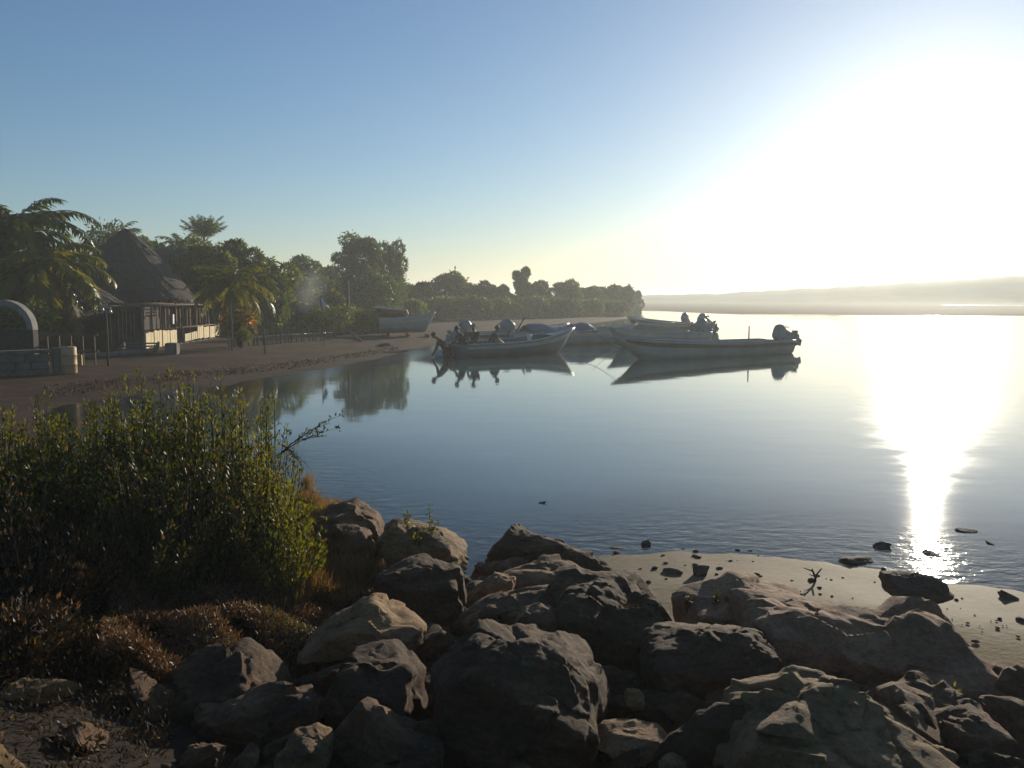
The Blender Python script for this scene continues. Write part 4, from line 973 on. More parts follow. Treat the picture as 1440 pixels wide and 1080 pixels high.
# ------------------------------------------------------------------ boulders
def rock_mat(name, c1, c2, c3, lichen=(0.16, 0.15, 0.07), la=0.55):
    c1, c2, c3 = ((c[0] * 1.2, c[1] * 1.04, c[2] * .85) for c in (c1, c2, c3))
    m, n, l, b = newmat(name)
    tc = n.new('ShaderNodeTexCoord'); geo = n.new('ShaderNodeNewGeometry')
    mp = n.new('ShaderNodeMapping'); mp.inputs['Scale'].default_value = (1, 1, 2.6); mp.inputs['Rotation'].default_value = (0.35, 0.2, 0); l.new(geo.outputs['Position'], mp.inputs[0])
    t = noise_node(n, l, 3.2, 10, 0.7, vec=mp.outputs[0]); r = ramp(n, l, t.outputs[0], [(0.32, c1), (0.52, c2), (0.7, c3)])
    f = noise_node(n, l, 38, 8, 0.75, vec=geo.outputs['Position']); fr_ = ramp(n, l, f.outputs[0], [(0.3, 0.55), (0.7, 1.25)])
    mu = n.new('ShaderNodeMix'); mu.data_type = 'RGBA'; mu.blend_type = 'MULTIPLY'; mu.inputs[0].default_value = 1; l.new(r.outputs[0], mu.inputs[6]); l.new(fr_.outputs[0], mu.inputs[7])
    li = noise_node(n, l, 6.5, 8, 0.7, vec=geo.outputs['Position']); lr = ramp(n, l, li.outputs[0], [(la, 0.0), (la + 0.1, 0.8)])
    sn = n.new('ShaderNodeSeparateXYZ'); l.new(geo.outputs['Normal'], sn.inputs[0]); up = n.new('ShaderNodeMapRange'); l.new(sn.outputs[2], up.inputs[0]); up.inputs[1].default_value = 0.15; up.inputs[2].default_value = 0.8
    mk = n.new('ShaderNodeMath'); mk.operation = 'MULTIPLY'; l.new(lr.outputs[0], mk.inputs[0]); l.new(up.outputs[0], mk.inputs[1])
    mx = n.new('ShaderNodeMix'); mx.data_type = 'RGBA'; l.new(mk.outputs[0], mx.inputs[0]); l.new(mu.outputs[2], mx.inputs[6]); mx.inputs[7].default_value = (*lichen, 1)
    l.new(mx.outputs[2], b.inputs['Base Color']); b.inputs['Roughness'].default_value = 0.88; b.inputs['Specular IOR Level'].default_value = 0.3
    b1 = n.new('ShaderNodeBump'); b1.inputs['Strength'].default_value = 1.0; b1.inputs['Distance'].default_value = 0.05; l.new(t.outputs[0], b1.inputs['Height'])
    b2 = n.new('ShaderNodeBump'); b2.inputs['Strength'].default_value = 0.8; b2.inputs['Distance'].default_value = 0.01; l.new(f.outputs[0], b2.inputs['Height']); l.new(b1.outputs[0], b2.inputs['Normal'])
    l.new(b2.outputs[0], b.inputs['Normal']); return m
RK = {'d': rock_mat('dark_basalt', (0.034, 0.019, 0.010), (0.072, 0.043, 0.024), (0.16, 0.105, 0.06), la=0.6),
      'b': rock_mat('brown_stone', (0.07, 0.042, 0.024), (0.15, 0.094, 0.056), (0.27, 0.185, 0.115), la=0.62),
      't': rock_mat('tan_stone', (0.15, 0.095, 0.05), (0.28, 0.19, 0.105), (0.4, 0.3, 0.18), la=0.7),
      'g': rock_mat('lichened_layered_stone', (0.08, 0.062, 0.036), (0.21, 0.145, 0.08), (0.34, 0.25, 0.15), (0.22, 0.185, 0.07), la=0.56),
      'w': rock_mat('flare_lightened_slab_stone', (0.14, 0.085, 0.055), (0.26, 0.165, 0.11), (0.38, 0.27, 0.19), (0.22, 0.2, 0.08), la=0.62),  # lens glare over the right-hand rocks put into a lighter, redder colour
      's': rock_mat('wet_shore_stone', (0.06, 0.05, 0.04), (0.1, 0.08, 0.065), (0.15, 0.12, 0.095), la=0.8)}
_ico = {}
def ico(sub):
    if sub not in _ico:
        bm = bmesh.new(); bmesh.ops.create_icosphere(bm, subdivisions=sub, radius=1); bm.verts.ensure_lookup_table()
        _ico[sub] = (np.array([v.co[:] for v in bm.verts]), np.array([[v.index for v in f.verts] for f in bm.faces])); bm.free()
    return _ico[sub]
def star(normals, dists, sub, p=34):
    U, Fc = ico(sub); N_ = np.array(normals, float); N_ /= np.linalg.norm(N_, axis=1, keepdims=True); D_ = np.array(dists, float)
    dots = np.maximum(U @ N_.T, 1e-4); inv = dots / D_          # 1/r for each plane
    r = 1.0 / (np.sum(inv ** p, 1) ** (1 / p)); return U * r[:, None], Fc, U
def roughen(V, U, size, seed, strata=0.0, frac=0.12):
    """broken facets (a tilted plane per Voronoi cell), then finer grain"""
    out = np.empty_like(V); s = Vector((seed * 3.7, seed * 1.3, seed * 9.1))
    for i in range(len(V)):
        p = Vector(V[i]) / size
        q = p + noise.noise_vector(p * 2.5 + s) * 0.06
        d = 0.0
        for sc, am in ((2.3, frac), (5.5, frac * .36)):
            qs = q * sc + s; vd, vp = noise.voronoi(qs); c = vp[0]; h = noise.noise_vector(c * 5.17 + s); t = min(1.0, (vd[1] - vd[0]) / .09); t = t * t * (3 - 2 * t)
            d += am * (h.dot(qs - c) * 1.3 + h.x * .35) * t - am * .1 * (1 - t)
        d += 0.03 * noise.noise(p * 1.9 + s) + 0.010 * noise.noise(p * 16 + s) + 0.006 * noise.noise(p * 34 + s)
        if strata: d += strata * (abs(((p.z * 3.1 + 0.8 * p.x + 0.35 * noise.noise(p * 2 + s)) % 1) - 0.5) - 0.25)
        out[i] = V[i] + U[i] * d * size
    return out
def rock(outline, d, depth, kind, label, seed, tilt=0.35, group='boulders of the rocky bank', sub=5, strata=0.0, name='boulder', ytop=-0.35):
    """outline: photo pixels of the visible outline, taken at distance d; depth in metres"""
    P3 = [PY(x, y, d) for x, y in outline]; c = sum((Vector((p.x, 0, p.z)) for p in P3), Vector()) / len(P3)
    q = np.array([(p.x - c.x, p.z - c.z) for p in P3]); rs = np.random.RandomState(seed)
    # convex hull
    pts = sorted(map(tuple, q)); 
    def half(ps):
        h = []
        for p in ps:
            while len(h) >= 2 and (h[-1][0] - h[-2][0]) * (p[1] - h[-2][1]) - (h[-1][1] - h[-2][1]) * (p[0] - h[-2][0]) <= 0: h.pop()
            h.append(p)
        return h[:-1]
    H = half(pts) + half(pts[::-1]); N_ = []; D_ = []
    for i in range(len(H)):
        a, b_ = np.array(H[i]), np.array(H[(i + 1) % len(H)]); e = b_ - a; ln = np.hypot(*e); nn = np.array([e[1], -e[0]]) / ln; dd = nn @ a
        y = rs.uniform(-.1, .3) if nn[1] > 0.3 else rs.uniform(-.25, .1)
        N_.append((nn[0], y, nn[1])); D_.append(max(dd, .03) / math.sqrt(1 + y * y) * 1.0)
    w_ = np.ptp(q[:, 0]); h_ = np.ptp(q[:, 1]); top = q[:, 1].max(); sz = max(w_, h_, depth)
    N_.append((rs.uniform(-.3, .3), -1, rs.uniform(.0, .35))); D_.append(depth * .42)
    N_.append((rs.uniform(-.2, .2), 1, rs.uniform(-.1, .3))); D_.append(depth * .55)
    N_.append((rs.uniform(-.35, .35), ytop, 1)); n3 = np.array(N_[-1]); D_.append(top * .86 / np.linalg.norm(n3) + .02)
    for _ in range(9):
        v = rs.normal(size=3); v /= np.linalg.norm(v); sup = abs(v[0]) * w_ / 2 + abs(v[1]) * depth / 2 + abs(v[2]) * h_ / 2; N_.append(v); D_.append(sup * rs.uniform(.62, .85))
    V, Fc, U = star(N_, D_, sub); V = roughen(V, U, sz, seed, strata)
    for ax, k in ((0, 0), (2, 1)):
        lo, hi = V[:, ax].min(), V[:, ax].max(); V[:, ax] = (V[:, ax] - lo) / (hi - lo) * np.ptp(q[:, k]) + q[:, k].min()
    o = mesh_np(name, V, Fc, RK[kind], sm=True); o.data.set_sharp_from_angle(angle=0.5); o.location = (c.x, d - depth * .1, c.z); tag(o, label, 'rock', group); return o
ROCKS = [
 ([(428, 750), (455, 718), (498, 709), (532, 733), (548, 775), (530, 830), (440, 830)], 7.0, .8, 'b', 'brown pointed boulder at the water behind the dry grass', 1),
 ([(533, 736), (575, 733), (636, 758), (660, 776), (655, 830), (550, 830)], 6.7, .7, 'g', 'low boulder with small green plants on top right of the pointed one', 2),
 ([(677, 744), (758, 747), (800, 764), (792, 778), (765, 805), (740, 830), (680, 830)], 7.3, .55, 'd', 'dark square-cornered block standing up at the edge of the water', 3),
 ([(528, 805), (590, 788), (650, 800), (664, 845), (640, 900), (540, 900)], 5.7, .6, 'd', 'dark block with a paler right face below the plant-topped boulder', 4),
 ([(648, 842), (700, 806), (726, 812), (716, 850), (670, 872)], 6.0, .35, 't', 'small pale stone wedged right of the dark block', 5),
 ([(700, 806), (750, 794), (806, 800), (838, 822), (830, 870), (720, 870)], 6.5, .7, 'b', 'brown flat-topped boulder just below the dark standing block', 6),
 ([(640, 870), (700, 835), (770, 824), (812, 850), (800, 900), (660, 905)], 5.3, .6, 'b', 'low slab with a sunlit edge in the middle of the bank', 7),
 ([(770, 850), (800, 818), (862, 814), (925, 838), (958, 880), (955, 960), (870, 1000), (790, 960)], 4.9, .9, 'd', 'large rounded dark boulder with dead grass hanging on its face', 8),
 ([(590, 935), (672, 888), (760, 902), (850, 944), (868, 982), (862, 1060), (700, 1110), (600, 1100)], 3.75, .8, 'd', 'biggest black boulder in the middle foreground', 9),
 ([(430, 905), (470, 878), (525, 844), (598, 880), (600, 902), (535, 925), (480, 925)], 4.75, .5, 't', 'flat tan slab beside the red groundcover', 10),
 ([(462, 975), (490, 925), (560, 915), (595, 950), (600, 1060), (480, 1070)], 3.95, .6, 'd', 'dark angular boulder under the tan slab', 11),
 ([(222, 960), (285, 915), (350, 904), (392, 950), (390, 1040), (230, 1050)], 4.0, .7, 'd', 'dark boulder with a thin pale top edge at lower left', 12),
 ([(384, 985), (400, 968), (445, 972), (455, 1000), (440, 1050), (390, 1050)], 3.7, .35, 'd', 'small dark stone with a pale rim between the two left boulders', 13),
 ([(885, 925), (900, 895), (960, 878), (1040, 884), (1096, 918), (1085, 985), (1000, 1030), (900, 1010)], 4.35, .75, 'd', 'smooth dark boulder with a pale streaked top right of centre', 14),
 ([(1040, 905), (1090, 858), (1150, 848), (1330, 868), (1400, 935), (1432, 1010), (1300, 1060), (1100, 1000)], 4.75, .95, 'w', 'very large brown slab sloping down to the sand at right', 15),
 ([(950, 852), (1000, 838), (1050, 820), (1100, 834), (1150, 860), (1120, 930), (960, 920)], 5.5, .7, 'w', 'brown boulder with a peaked top behind the smooth dark one', 16),
 ([(985, 1050), (1035, 978), (1150, 948), (1190, 952), (1255, 985), (1315, 1040), (1310, 1130), (990, 1140)], 3.45, .9, 'g', 'layered greenish boulder at the bottom right', 17),
 ([(1308, 1040), (1318, 1012), (1362, 998), (1402, 1014), (1408, 1070), (1320, 1090)], 3.5, .4, 'b', 'small brown stone in the shade at the bottom right corner', 18),
 ([(828, 1040), (850, 1025), (925, 1024), (945, 1035), (915, 1052), (850, 1055)], 3.55, .25, 't', 'flat tan stone low in the gap right of the black boulder', 19),
 ([(878, 985), (882, 970), (898, 968), (906, 978), (902, 992), (885, 995)], 3.9, .08, 't', 'small rounded orange pebble beside the black boulder', 20),
 ([(925, 1085), (932, 1068), (950, 1064), (966, 1074), (962, 1095), (930, 1096)], 3.3, .1, 'g', 'yellowish pebble at the bottom edge right of centre', 21),
 ([(632, 924), (650, 914), (668, 917), (670, 930), (640, 936)], 3.9, .12, 't', 'small tan chip resting on top of the black boulder', 22),
 ([(395, 1060), (410, 1030), (440, 1028), (465, 1045), (470, 1110), (400, 1110)], 3.3, .28, 'g', 'speckled stone at the bottom edge left of centre', 23),
 ([(555, 1075), (575, 1050), (610, 1044), (625, 1060), (620, 1110), (560, 1110)], 3.25, .22, 'd', 'grey stone at the bottom edge under the dark angular boulder', 24),
 ([(60, 1010), (150, 975), (215, 990), (225, 1060), (80, 1080)], 3.8, .5, 'd', 'dark half-buried boulder at the lower left corner', 25),
 ([(1395, 1030), (1430, 1000), (1500, 1000), (1520, 1100), (1400, 1110)], 4.0, .5, 'b', 'boulder cut by the right edge of the photo', 26),
 ([(720, 870), (760, 850), (800, 870), (800, 920), (730, 920)], 4.7, .35, 'b', 'wedge-shaped stone between the black and the large rounded boulder', 27),
 ([(1246, 806), (1290, 804), (1322, 821), (1300, 840), (1272, 852), (1248, 836)], 6.25, .4, 's', 'lone brown rock sitting on the wet sand at right', 28),
]
for (ol, d, dep, kd, lb, sd_) in ROCKS:
    o = rock(ol, d, dep, kd, lb, sd_, strata=(.045 if kd in 'gt' else .015), sub=(6 if sd_ in (9, 15, 17, 8, 14) else 5))
# stones in the shallows and on the wet sand, placed on the ground
def stone_mesh(seed, kind, flat=.6):
    rs = np.random.RandomState(seed); N_ = rdir_rs(rs, 13); D_ = rs.uniform(.62, 1.0, 13); V, Fc, U = star(N_, D_, 4, 14); V = roughen(V, U, 1.0, seed, frac=.22); V[:, 2] *= flat
    o = mesh_np('stone', V, Fc, RK[kind], sm=True); o.data.set_sharp_from_angle(angle=0.5); return o
def rdir_rs(rs, n_): v = rs.normal(size=(n_, 3)); return v / np.linalg.norm(v, axis=1, keepdims=True)
for i, (px, py, wpx, fl, lb) in enumerate([(945, 806, 26, .35, 'flat dark stone, left one of the touching pair on the sand'), (984, 809, 30, .55, 'dark stone, right one of the touching pair on the sand'),
        (1238, 768, 26, .5, 'rounded stone in the shallows furthest out at right'), (1208, 788, 50, .22, 'long flat dark stone awash at the edge of the sand'), (872, 769, 26, .2, 'thin dark stone awash left of the splash'),
        (910, 765, 18, .6, 'small dark stone poking out of the water right of the thin one'), (1306, 778, 30, .3, 'flat stone in the glittering shallows'), (1418, 842, 24, .25, 'small flat stone on the sand near the right edge'),
        (1370, 748, 14, .6, 'tiny stone far out in the right shallows'), (1175, 776, 16, .3, 'tiny flat stone in the shallows left of the round one'), (760, 708, 6, .8, 'small dark mooring stub poking out of the calm water'),
        (811, 732, 7, .7, 'second tiny stub in the calm water, nearer the shore'), (1320, 800, 20, .3, 'flat pebble behind the lone rock'), (1395, 765, 20, .35, 'low stone in the glitter near the right edge')]):
    p = PZ(px, py, 0.0); g_ = ground_at(p.x, p.y); z = max(g_, -.02)
    if g_ > 0: p = PZ(px, py, g_)
    o = stone_mesh(60 + i, 's', fl); s_ = wpx / F * p.y / 2 * 1.1; o.scale = (s_, s_ * .8, s_); o.location = (p.x, p.y, z + s_ * fl * .25); o.rotation_euler = (0, 0, i * 1.3)
    tag(o, lb, 'rock', 'stones at the edge of the water')
# rubble between the boulders
KD = 'dbdtbbdg'; TONE = {'d': 'dark', 'b': 'brown', 't': 'tan', 'g': 'greenish'}
protos = [stone_mesh(100 + k, KD[k], .7) for k in range(8)]
rs_ = random.Random(77); cnt = 0
BO = [o for o in C.objects if o.name.startswith('boulder')]; BC = [(o.location.x, o.location.y, o['label']) for o in BO]
cand = [(rs_.uniform(-3.6, 4.2), rs_.uniform(2.7, 7.6), rs_.choice([.05, .06, .08, .1, .13, .17, .22, .26])) for _ in range(5000)]
cand.sort(key=lambda c: -c[2])
cx = np.array([c[0] for c in cand]); cy = np.array([c[1] for c in cand]); cdist = edge_dist(cx, cy); cz = ground_z(cx, cy)
used_r = []; keys = {}; BR = [(o.location.x, o.location.y, max(o.dimensions.x, o.dimensions.y) / 2) for o in BO]
for (x, y, r_), dd, z in zip(cand, cdist, cz):
    lim = 2.5 if x > .6 else .2
    if dd < lim or cnt >= 210 or (r_ > .2 and cnt > 34) or (r_ > .12 and cnt > 100): continue
    if y < 3.4 and r_ > .11: continue
    if any((x - a) ** 2 + (y - b_) ** 2 < (c_ * .62 + r_ * .4) ** 2 for a, b_, c_ in BR): continue
    if any((x - a) ** 2 + (y - b_) ** 2 < ((r_ + c_) * .72) ** 2 for a, b_, c_ in used_r): continue
    if x < -1.0 and y > 4.2: continue
    if x < -1.2 and (r_ > .17 or rs_.random() < .4): continue
    used_r.append((x, y, r_)); k = cnt % 8 if cnt < 8 or cnt > 60 else (0, 1, 4, 5)[cnt % 4] if cnt % 4 != 3 else 2; o = protos[k] if cnt < 8 else protos[k].copy()
    if cnt >= 8: C.objects.link(o)
    o.location = (x, y, z + r_ * .3); o.scale = (r_, r_ * rs_.uniform(.7, 1.1), r_ * rs_.uniform(.7, 1.1)); o.rotation_euler = (rs_.uniform(-.5, .5), rs_.uniform(-.5, .5), rs_.uniform(0, 6.28))
    bx, by, bl = min(BC, key=lambda q: (q[0] - x) ** 2 + (q[1] - y) ** 2); dx, dy = x - bx, y - by
    w_ = ('right of' if dx > 0 else 'left of') if abs(dx) > abs(dy) else ('behind' if dy > 0 else 'in front of')
    keys.setdefault(('large' if r_ > .18 else 'small' if r_ < .1 else 'mid-sized', TONE[KD[k]], w_, bl), []).append((dx * dx + dy * dy, o)); cnt += 1
for (sz, tn, w_, bl), L_ in keys.items():
    L_.sort(key=lambda q: q[0])
    for i, (_, o) in enumerate(L_):
        full = ('nearest ' if i == 0 else ('second ', 'third ', 'fourth ', 'fifth ', 'sixth ', 'seventh ', 'eighth ', 'ninth ', 'tenth ', 'eleventh ', 'twelfth ', 'thirteenth ', 'fourteenth ', 'fifteenth ')[min(i, 14) - 1]) if len(L_) > 1 else ''
        lab = f"{full}{sz} {tn} stone {w_} the {bl}"; tag(o, ' '.join(lab.split()[:16]), 'rock', 'rubble between the boulders')

# ------------------------------------------------------------------ shrubs on the bank
m_scrub = leafmat('shade_dark_scrub_and_wrack', [(0.012, 0.009, 0.006), (0.03, 0.02, 0.013), (0.05, 0.034, 0.02)], 0.2, rough=0.7)  # near-black: shade at the lower left put into the colour; also colours the wrack
m_shrub = leafmat('shaded_shrub_leaves', [(0.015, 0.022, 0.007), (0.034, 0.044, 0.011), (0.055, 0.064, 0.016), (0.1, 0.07, 0.03)], 0.3, rough=0.5)  # darker copy of the shrub leaf, the thicket's shade put into the colour
m_shrub_top = leafmat('sunlit_shrub_leaves', [(0.035, 0.042, 0.009), (0.07, 0.085, 0.014), (0.12, 0.13, 0.022), (0.19, 0.15, 0.04)], 0.45, rough=0.5)  # brighter copy for the thicket top, sunlight put into the colour
m_red = leafmat('red_succulent_leaves', [(0.085, 0.035, 0.025), (0.14, 0.072, 0.05), (0.18, 0.12, 0.08), (0.07, 0.07, 0.04)], 0.18)
m_dryg = leafmat('dry_grass_blades', [(0.10, 0.055, 0.03), (0.19, 0.11, 0.06), (0.28, 0.2, 0.11)], 0.3, rough=0.7)
m_dead = leafmat('dead_leaves', [(0.2, 0.1, 0.06), (0.3, 0.17, 0.1)], 0.2)
def shrub(label, x, y, top, r, nst, seed, mat=None, lean=(0, 0), leafL=.036, cat='shrub', name='shrub', group='shore shrubs on the left of the bank', per=80, dead=0.05, zb=None):
    rs = np.random.RandomState(seed); z0 = ground_at(x, y) - .03 if zb is None else zb; H = top - z0
    root = empty(name, (x, y, z0)); tag(root, label, cat, group)
    mb = MB(); P = []; D = []; Nn = []; Tt = []
    for k in range(nst):
        a = rs.uniform(0, 2 * PI); rr = r * math.sqrt(rs.rand()); hh = H * 1.07 * (1 - .38 * (rr / r) ** 2) * (rs.uniform(.6, .95) if rs.rand() < .8 else rs.uniform(.93, 1.09))
        s0 = np.array([math.cos(a) * rr * .25, math.sin(a) * rr * .25, 0]); e = np.array([math.cos(a) * rr + lean[0] * hh, math.sin(a) * rr + lean[1] * hh, hh])
        mid = (s0 + e) / 2 + np.array([math.cos(a) * rr * .22, math.sin(a) * rr * .22, -.02]) + rs.normal(size=3) * .03
        t = np.linspace(0, 1, 7)[:, None]; pts = (1 - t) ** 2 * s0 + 2 * t * (1 - t) * mid + t ** 2 * e
        mb.tube(pts.tolist(), [.007, .006, .005, .0045, .004, .003, .0015], 4, cap=False)
        m_ = per; tt = rs.rand(m_) ** .75 * .82 + .2; tt = np.minimum(tt, 1)[:, None]
        q = (1 - tt) ** 2 * s0 + 2 * tt * (1 - tt) * mid + tt ** 2 * e; tang = 2 * (1 - tt) * (mid - s0) + 2 * tt * (e - mid); tang /= np.linalg.norm(tang, axis=1, keepdims=True)
        off = rs.normal(size=(m_, 3)); off /= np.linalg.norm(off, axis=1, keepdims=True)
        spread = (.03 + .05 * rs.rand(m_))[:, None] * (1.15 - tt * .75)
        P.append(q + off * spread); D.append(tang * rs.uniform(.5, 1.3, (m_, 1)) + off * .8 + np.array([0, 0, .35])); Nn.append(rs.normal(size=(m_, 3)))
        Tt.append(np.clip(.25 + .5 * rs.rand() + rs.normal(size=m_) * .15, 0, 1))
    P = np.concatenate(P); D = np.concatenate(D); Nn = np.concatenate(Nn); Tt = np.concatenate(Tt); keep = P[:, 2] > .02
    P, D, Nn, Tt = P[keep], D[keep], Nn[keep], Tt[keep]; n_ = len(P)
    mb.build('stems', m_bark, root)
    dd = rs.rand(n_) < dead
    LL = leafL * rs.uniform(.65, 1.35, n_)
    leaf_mesh('leaves', P[~dd], D[~dd], Nn[~dd], LL[~dd], (LL * rs.uniform(.32, .5, n_))[~dd], mat or m_shrub, root, Tt[~dd])
    if dead > 0: leaf_mesh('dead_leaves', P[dd], D[dd], Nn[dd], LL[dd], LL[dd] * .5, m_dead, root)
    return root
def shrub_px(label, px, top, d, r, nst, seed, **k):
    q = PY(px, top, d); return shrub(label, q.x, d, q.z, r, nst, seed, **k)
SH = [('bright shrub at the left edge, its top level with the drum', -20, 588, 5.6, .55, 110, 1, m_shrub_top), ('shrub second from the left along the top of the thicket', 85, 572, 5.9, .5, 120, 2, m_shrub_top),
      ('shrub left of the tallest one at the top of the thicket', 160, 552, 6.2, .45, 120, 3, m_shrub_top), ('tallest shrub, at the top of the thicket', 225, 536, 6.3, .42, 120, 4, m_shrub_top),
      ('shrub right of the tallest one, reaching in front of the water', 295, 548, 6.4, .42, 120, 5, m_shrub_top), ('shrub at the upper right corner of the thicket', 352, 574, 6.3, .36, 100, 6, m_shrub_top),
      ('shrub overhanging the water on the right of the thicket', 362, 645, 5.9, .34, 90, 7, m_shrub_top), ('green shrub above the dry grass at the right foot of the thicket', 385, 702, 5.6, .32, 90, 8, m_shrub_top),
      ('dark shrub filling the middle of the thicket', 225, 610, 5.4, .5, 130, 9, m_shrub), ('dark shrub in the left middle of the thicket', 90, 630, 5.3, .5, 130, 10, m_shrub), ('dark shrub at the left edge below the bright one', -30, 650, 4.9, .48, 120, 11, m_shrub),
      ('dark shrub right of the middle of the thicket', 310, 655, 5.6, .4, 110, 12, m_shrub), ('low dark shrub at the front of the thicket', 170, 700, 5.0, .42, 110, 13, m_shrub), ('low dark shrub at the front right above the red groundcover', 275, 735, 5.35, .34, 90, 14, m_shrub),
      ('added shade-dark scrub at the lower left corner', -10, 850, 3.7, .34, 45, 16, m_scrub), ('low added shade-dark scrub just right of the lower left corner', 120, 880, 3.9, .28, 40, 17, m_scrub),  # dark scrub added to deepen the shade in this corner
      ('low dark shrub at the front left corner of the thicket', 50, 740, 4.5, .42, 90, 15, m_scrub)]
for lb, px, top, d, r, nst, sd_, mt in SH: shrub_px(lb, px, top, d, r, int(nst * .9), sd_, mat=mt, per=66, leafL=.031)
# sprig reaching over the water, and small plants among the rocks
def sprig(label, p0, p1, d, nl, seed, mat, leafL=.035, group='small plants at the rocks'):
    rs = np.random.RandomState(seed); a, b_ = PY(*p0, d), PY(*p1, d); root = empty('sprig', a); tag(root, label, 'plant', group); e = np.array(b_ - a); mb = MB(); P = []; D = []
    for k in range(5):
        ek = e * rs.uniform(.55, 1.0) + rs.normal(size=3) * .05 * np.linalg.norm(e) * (k > 0) * 3; mid = ek * .5 + np.array([0, 0, .15 * np.linalg.norm(e)])
        t = np.linspace(0, 1, 6)[:, None]; mb.tube(((1 - t) * t * 2 * mid + t * t * ek).tolist(), [.0028, .0024, .002, .0017, .0013, .0008], 4, cap=False)
        tt = rs.uniform(.35, 1, nl // 5)[:, None]; P.append((1 - tt) * tt * 2 * mid + tt * tt * ek + rs.normal(size=(nl // 5, 3)) * .008); D.append(rs.normal(size=(nl // 5, 3)) + ek / np.linalg.norm(ek) * .8)
    mb.build('stems', m_bark, root); P = np.concatenate(P); leaf_mesh('leaves', P, np.concatenate(D), rdir(len(P)), leafL, leafL * .4, mat, root); return root
sprig('thin bare-looking sprig reaching out over the water from the thicket', (392, 640), (478, 604), 5.9, 110, 1, m_shrub, .03)
sprig('drooping twig over the water just below the thin sprig', (395, 625), (432, 662), 5.9, 40, 2, m_shrub, .025)
sprig('green shoot over the water left of the pointed boulder', (412, 745), (458, 700), 5.9, 60, 3, m_shrub_top, .035)
for k, (px, py, tx, ty, d, lb) in enumerate([(575, 760, 568, 724, 6.55, 'small plant on the left of the low boulder'), (605, 765, 612, 722, 6.5, 'brightest small plant on the low boulder'), (590, 775, 590, 738, 6.4, 'tiny plant between the two on the low boulder'),
        (965, 862, 970, 832, 5.5, 'dark tuft of leaves left of the peaked boulder'), (1005, 860, 1010, 834, 5.4, 'second dark tuft beside the peaked boulder'), (1318, 1010, 1322, 952, 3.9, 'bright green shoots growing against the big brown slab'), (1298, 1018, 1296, 985, 3.75, 'lower green shoots left of the bright ones')]):
    sprig(lb, (px, py), (tx, ty), d, 70, 20 + k, m_shrub_top if k not in (3, 4) else m_shrub, .03)
# branched driftwood twig on the wet sand
p = PZ(1146, 822, ground_at(3.2, 7.2)); tw = MB()
tw.tube([(0, 0, -.02), (.01, .02, .09), (-.03, .05, .2)], [.02, .018, .01], 6); tw.tube([(.0, .02, .1), (.09, .05, .19), (.12, .1, .2)], [.013, .01, .005], 5); tw.tube([(-.02, .04, .17), (-.14, .06, .21)], [.012, .005], 5); tw.tube([(.01, .02, .1), (-.08, .0, .14)], [.01, .005], 5)
o = tw.build('driftwood_twig', m_bark, sm=True); o.location = p; o.scale = (.6, .6, .6); tag(o, 'forked dark twig stuck in the sand at the edge of the water', 'driftwood')

# ------------------------------------------------------------------ ground cover
def cover(name, poly, n_, L, W, mat, seed, up=1.0, kind_h=(.0, .05), d_extra=0.0, clump=0):
    """leaves or blades over the ground inside a patch, given by world xy polygon"""
    rs = np.random.RandomState(seed); np.random.seed(seed); q = np.array(poly); lo, hi = q.min(0), q.max(0); X = rs.uniform(lo[0], hi[0], n_ * 4); Y = rs.uniform(lo[1], hi[1], n_ * 4)
    ins = np.zeros(len(X), bool); m_ = len(q)
    for i in range(m_):
        a, b_ = q[i], q[(i + 1) % m_]; c = ((a[1] > Y) != (b_[1] > Y)); ins ^= c & (X < (b_[0] - a[0]) * (Y - a[1]) / (b_[1] - a[1] + 1e-9) + a[0])
    nz = vnoise(X[:n_ * 4], Y[:n_ * 4], 3.0, seed); ins &= nz > -.18 - .25 * rs.rand(len(X)); X, Y = X[ins][:n_], Y[ins][:n_]
    Z = ground_z(X, Y); mound = .5 + vnoise(X, Y, 2.2, seed + 4)
    P = np.stack([X, Y, Z + d_extra * mound + rs.uniform(*kind_h, len(X))], 1); D = rdir(len(X)) * .7 + np.array([0, 0, up])
    o = leaf_mesh(name, P, D, rdir(len(X)), L * rs.uniform(.6, 1.4, len(X)), W, mat, None, np.clip(.45 + nz[ins][:n_] * .8 + rs.normal(size=len(X)) * .2, 0, 1)); tag(o, kind='stuff'); return o
def xy(px, py): p = PG(px, py); return (p.x, p.y)
cover('ground_cover', [xy(140, 985), xy(160, 880), xy(300, 845), xy(440, 830), xy(545, 850), xy(520, 920), xy(430, 965), xy(260, 990)], 42000, .03, .009, m_red, 5, up=.8, kind_h=(-.01, .07), d_extra=.26)
cover('dry_grass', [xy(380, 900), xy(400, 760), xy(430, 720), xy(520, 770), xy(560, 830), xy(500, 880)], 22000, .14, .006, m_dryg, 6, up=1.3, kind_h=(-.01, .04), d_extra=.3)
cover('dry_leaf_litter', [(-4.5, 2.4), (-4.5, 5.4), (-1.8, 5.2), (-1.0, 4.2), (-.3, 2.4)], 4500, .024, .009, m_dead, 7, up=.1, kind_h=(0, .01))
cover('undergrowth', [(-4.6, 2.4), (-4.6, 7.5), (-2.6, 8.0), (-1.6, 6.4), (-1.7, 4.4), (-1.3, 3.2), (-1.0, 2.4)], 26000, .028, .008, m_scrub, 8, up=.8, kind_h=(0, .08), d_extra=.08)  # near-black leaves spread as stand-in for the thicket's shade
cover('wrack', [tuple(PZ(60, 566)[:2]), tuple(PZ(250, 540)[:2]), tuple(PZ(420, 519)[:2]), tuple(PZ(560, 494)[:2]), tuple(PZ(560, 489)[:2]), tuple(PZ(420, 512)[:2]), tuple(PZ(250, 530)[:2]), tuple(PZ(60, 552)[:2])], 2600, .1, .03, m_scrub, 9, up=.15, kind_h=(0, .02))
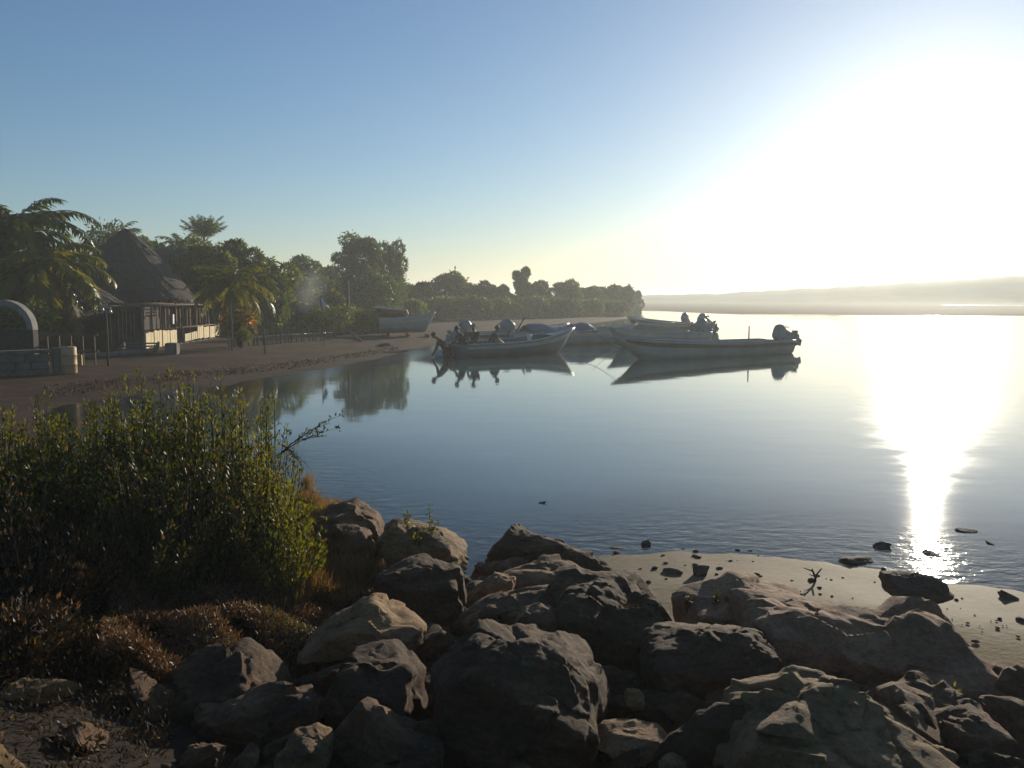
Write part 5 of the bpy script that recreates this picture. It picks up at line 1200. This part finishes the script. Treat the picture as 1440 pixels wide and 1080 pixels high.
# pebbles, shell grit and weed on the wet sand
def pebbles(name, n_, seed, mat, r0, r1, xr, yr, dmin, dmax):
    rs = np.random.RandomState(seed); X = rs.uniform(*xr, n_ * 6); Y = rs.uniform(*yr, n_ * 6); dd = edge_dist(X, Y); nz = vnoise(X, Y, 1.1, seed)
    k = (dd > dmin) & (dd < dmax) & (nz > -.1 + .3 * rs.rand(len(X)) - .15); X, Y = X[k][:n_], Y[k][:n_]; Z = ground_z(X, Y); U, Fc = ico(1); m_ = len(X)
    R_ = r0 + (r1 - r0) * rs.rand(m_) ** 3; sc = np.stack([R_ * rs.uniform(.8, 1.3, m_), R_ * rs.uniform(.8, 1.3, m_), R_ * .5], 1)
    V = (U[None] * sc[:, None] * rs.uniform(.8, 1.2, (m_, len(U), 1)) + np.stack([X, Y, Z + R_ * .2], 1)[:, None]).reshape(-1, 3); FF = (Fc[None] + (np.arange(m_) * len(U))[:, None, None]).reshape(-1, 3)
    o = mesh_np(name, V, FF, mat, sm=True); tag(o, kind='stuff'); return o
pebbles('pebbles', 420, 1, RK['s'], .006, .035, (.4, 9), (4.5, 9.5), -.35, 2.6)
pebbles('gravel', 5000, 2, RK['d'], .008, .04, (-3.6, 4.5), (2.4, 6.8), 1.9, 20)
# dead grass hanging on the face of the rounded boulder
np.random.seed(3); rs = np.random.RandomState(3); P = []; D = []
for k in range(900):
    f = rs.rand(); q = PY(800 + 110 * rs.rand() + 10 * math.sin(k), 850 + 90 * f, 4.72); P.append(q); D.append((rs.normal() * .5, -.3 + rs.normal() * .3, rs.normal() * .8 - .3))
dg = leaf_mesh('dead_grass', np.array([tuple(p) for p in P]), np.array(D), rdir(len(P)), .07, .003, m_dryg); tag(dg, kind='stuff')

# ------------------------------------------------------------------ haze
m_haze = bpy.data.materials.new('morning_haze'); m_haze.use_nodes = True
hn = m_haze.node_tree.nodes; hn.clear(); ho = hn.new('ShaderNodeOutputMaterial'); hv = hn.new('ShaderNodeVolumePrincipled')
hv.inputs['Color'].default_value = (0.92, 0.97, 0.93, 1); hv.inputs['Density'].default_value = HAZE_DENS; hv.inputs['Anisotropy'].default_value = HAZE_ANI
m_haze.node_tree.links.new(hv.outputs[0], ho.inputs['Volume'])
hz = MB().box((0, 2800, (HAZE_TOP - 3) / 2), (6800, 7000, HAZE_TOP + 3)).build('haze', m_haze)
tag(hz, kind='stuff')

# thin smoke rising behind the stake fence
m_sm = bpy.data.materials.new('wood_smoke'); m_sm.use_nodes = True; n = m_sm.node_tree.nodes; l = m_sm.node_tree.links; n.clear()
mo = n.new('ShaderNodeOutputMaterial'); mv = n.new('ShaderNodeVolumePrincipled'); mv.inputs['Color'].default_value = (.85, .9, .95, 1); mv.inputs['Anisotropy'].default_value = .3
tc = n.new('ShaderNodeTexCoord'); mp = n.new('ShaderNodeMapping'); l.new(tc.outputs['Object'], mp.inputs[0]); mp.inputs['Scale'].default_value = (1, 1, .5)
tn = n.new('ShaderNodeTexNoise'); tn.inputs['Scale'].default_value = 1.3; tn.inputs['Detail'].default_value = 3; l.new(mp.outputs[0], tn.inputs['Vector'])
ln = n.new('ShaderNodeVectorMath'); ln.operation = 'LENGTH'; m2 = n.new('ShaderNodeMapping'); m2.inputs['Scale'].default_value = (1 / 1.1, 1 / 1.1, 1 / 1.5); l.new(tc.outputs['Object'], m2.inputs[0]); l.new(m2.outputs[0], ln.inputs[0])
e1 = n.new('ShaderNodeMapRange'); l.new(ln.outputs['Value'], e1.inputs[0]); e1.inputs[1].default_value = .15; e1.inputs[2].default_value = 1.0; e1.inputs[3].default_value = 1; e1.inputs[4].default_value = 0
e2 = n.new('ShaderNodeMapRange'); l.new(tn.outputs[0], e2.inputs[0]); e2.inputs[1].default_value = .35; e2.inputs[2].default_value = .65; e2.inputs[4].default_value = .26
mm_ = n.new('ShaderNodeMath'); mm_.operation = 'MULTIPLY'; l.new(e1.outputs[0], mm_.inputs[0]); l.new(e2.outputs[0], mm_.inputs[1]); l.new(mm_.outputs[0], mv.inputs['Density']); l.new(mv.outputs[0], mo.inputs['Volume'])
U, Fc = ico(3); q = PY(436, 408, 50); sm_ = mesh_np('smoke', U * np.array([1.1, 1.1, 1.5]), Fc, m_sm); sm_.location = q; tag(sm_, kind='stuff')
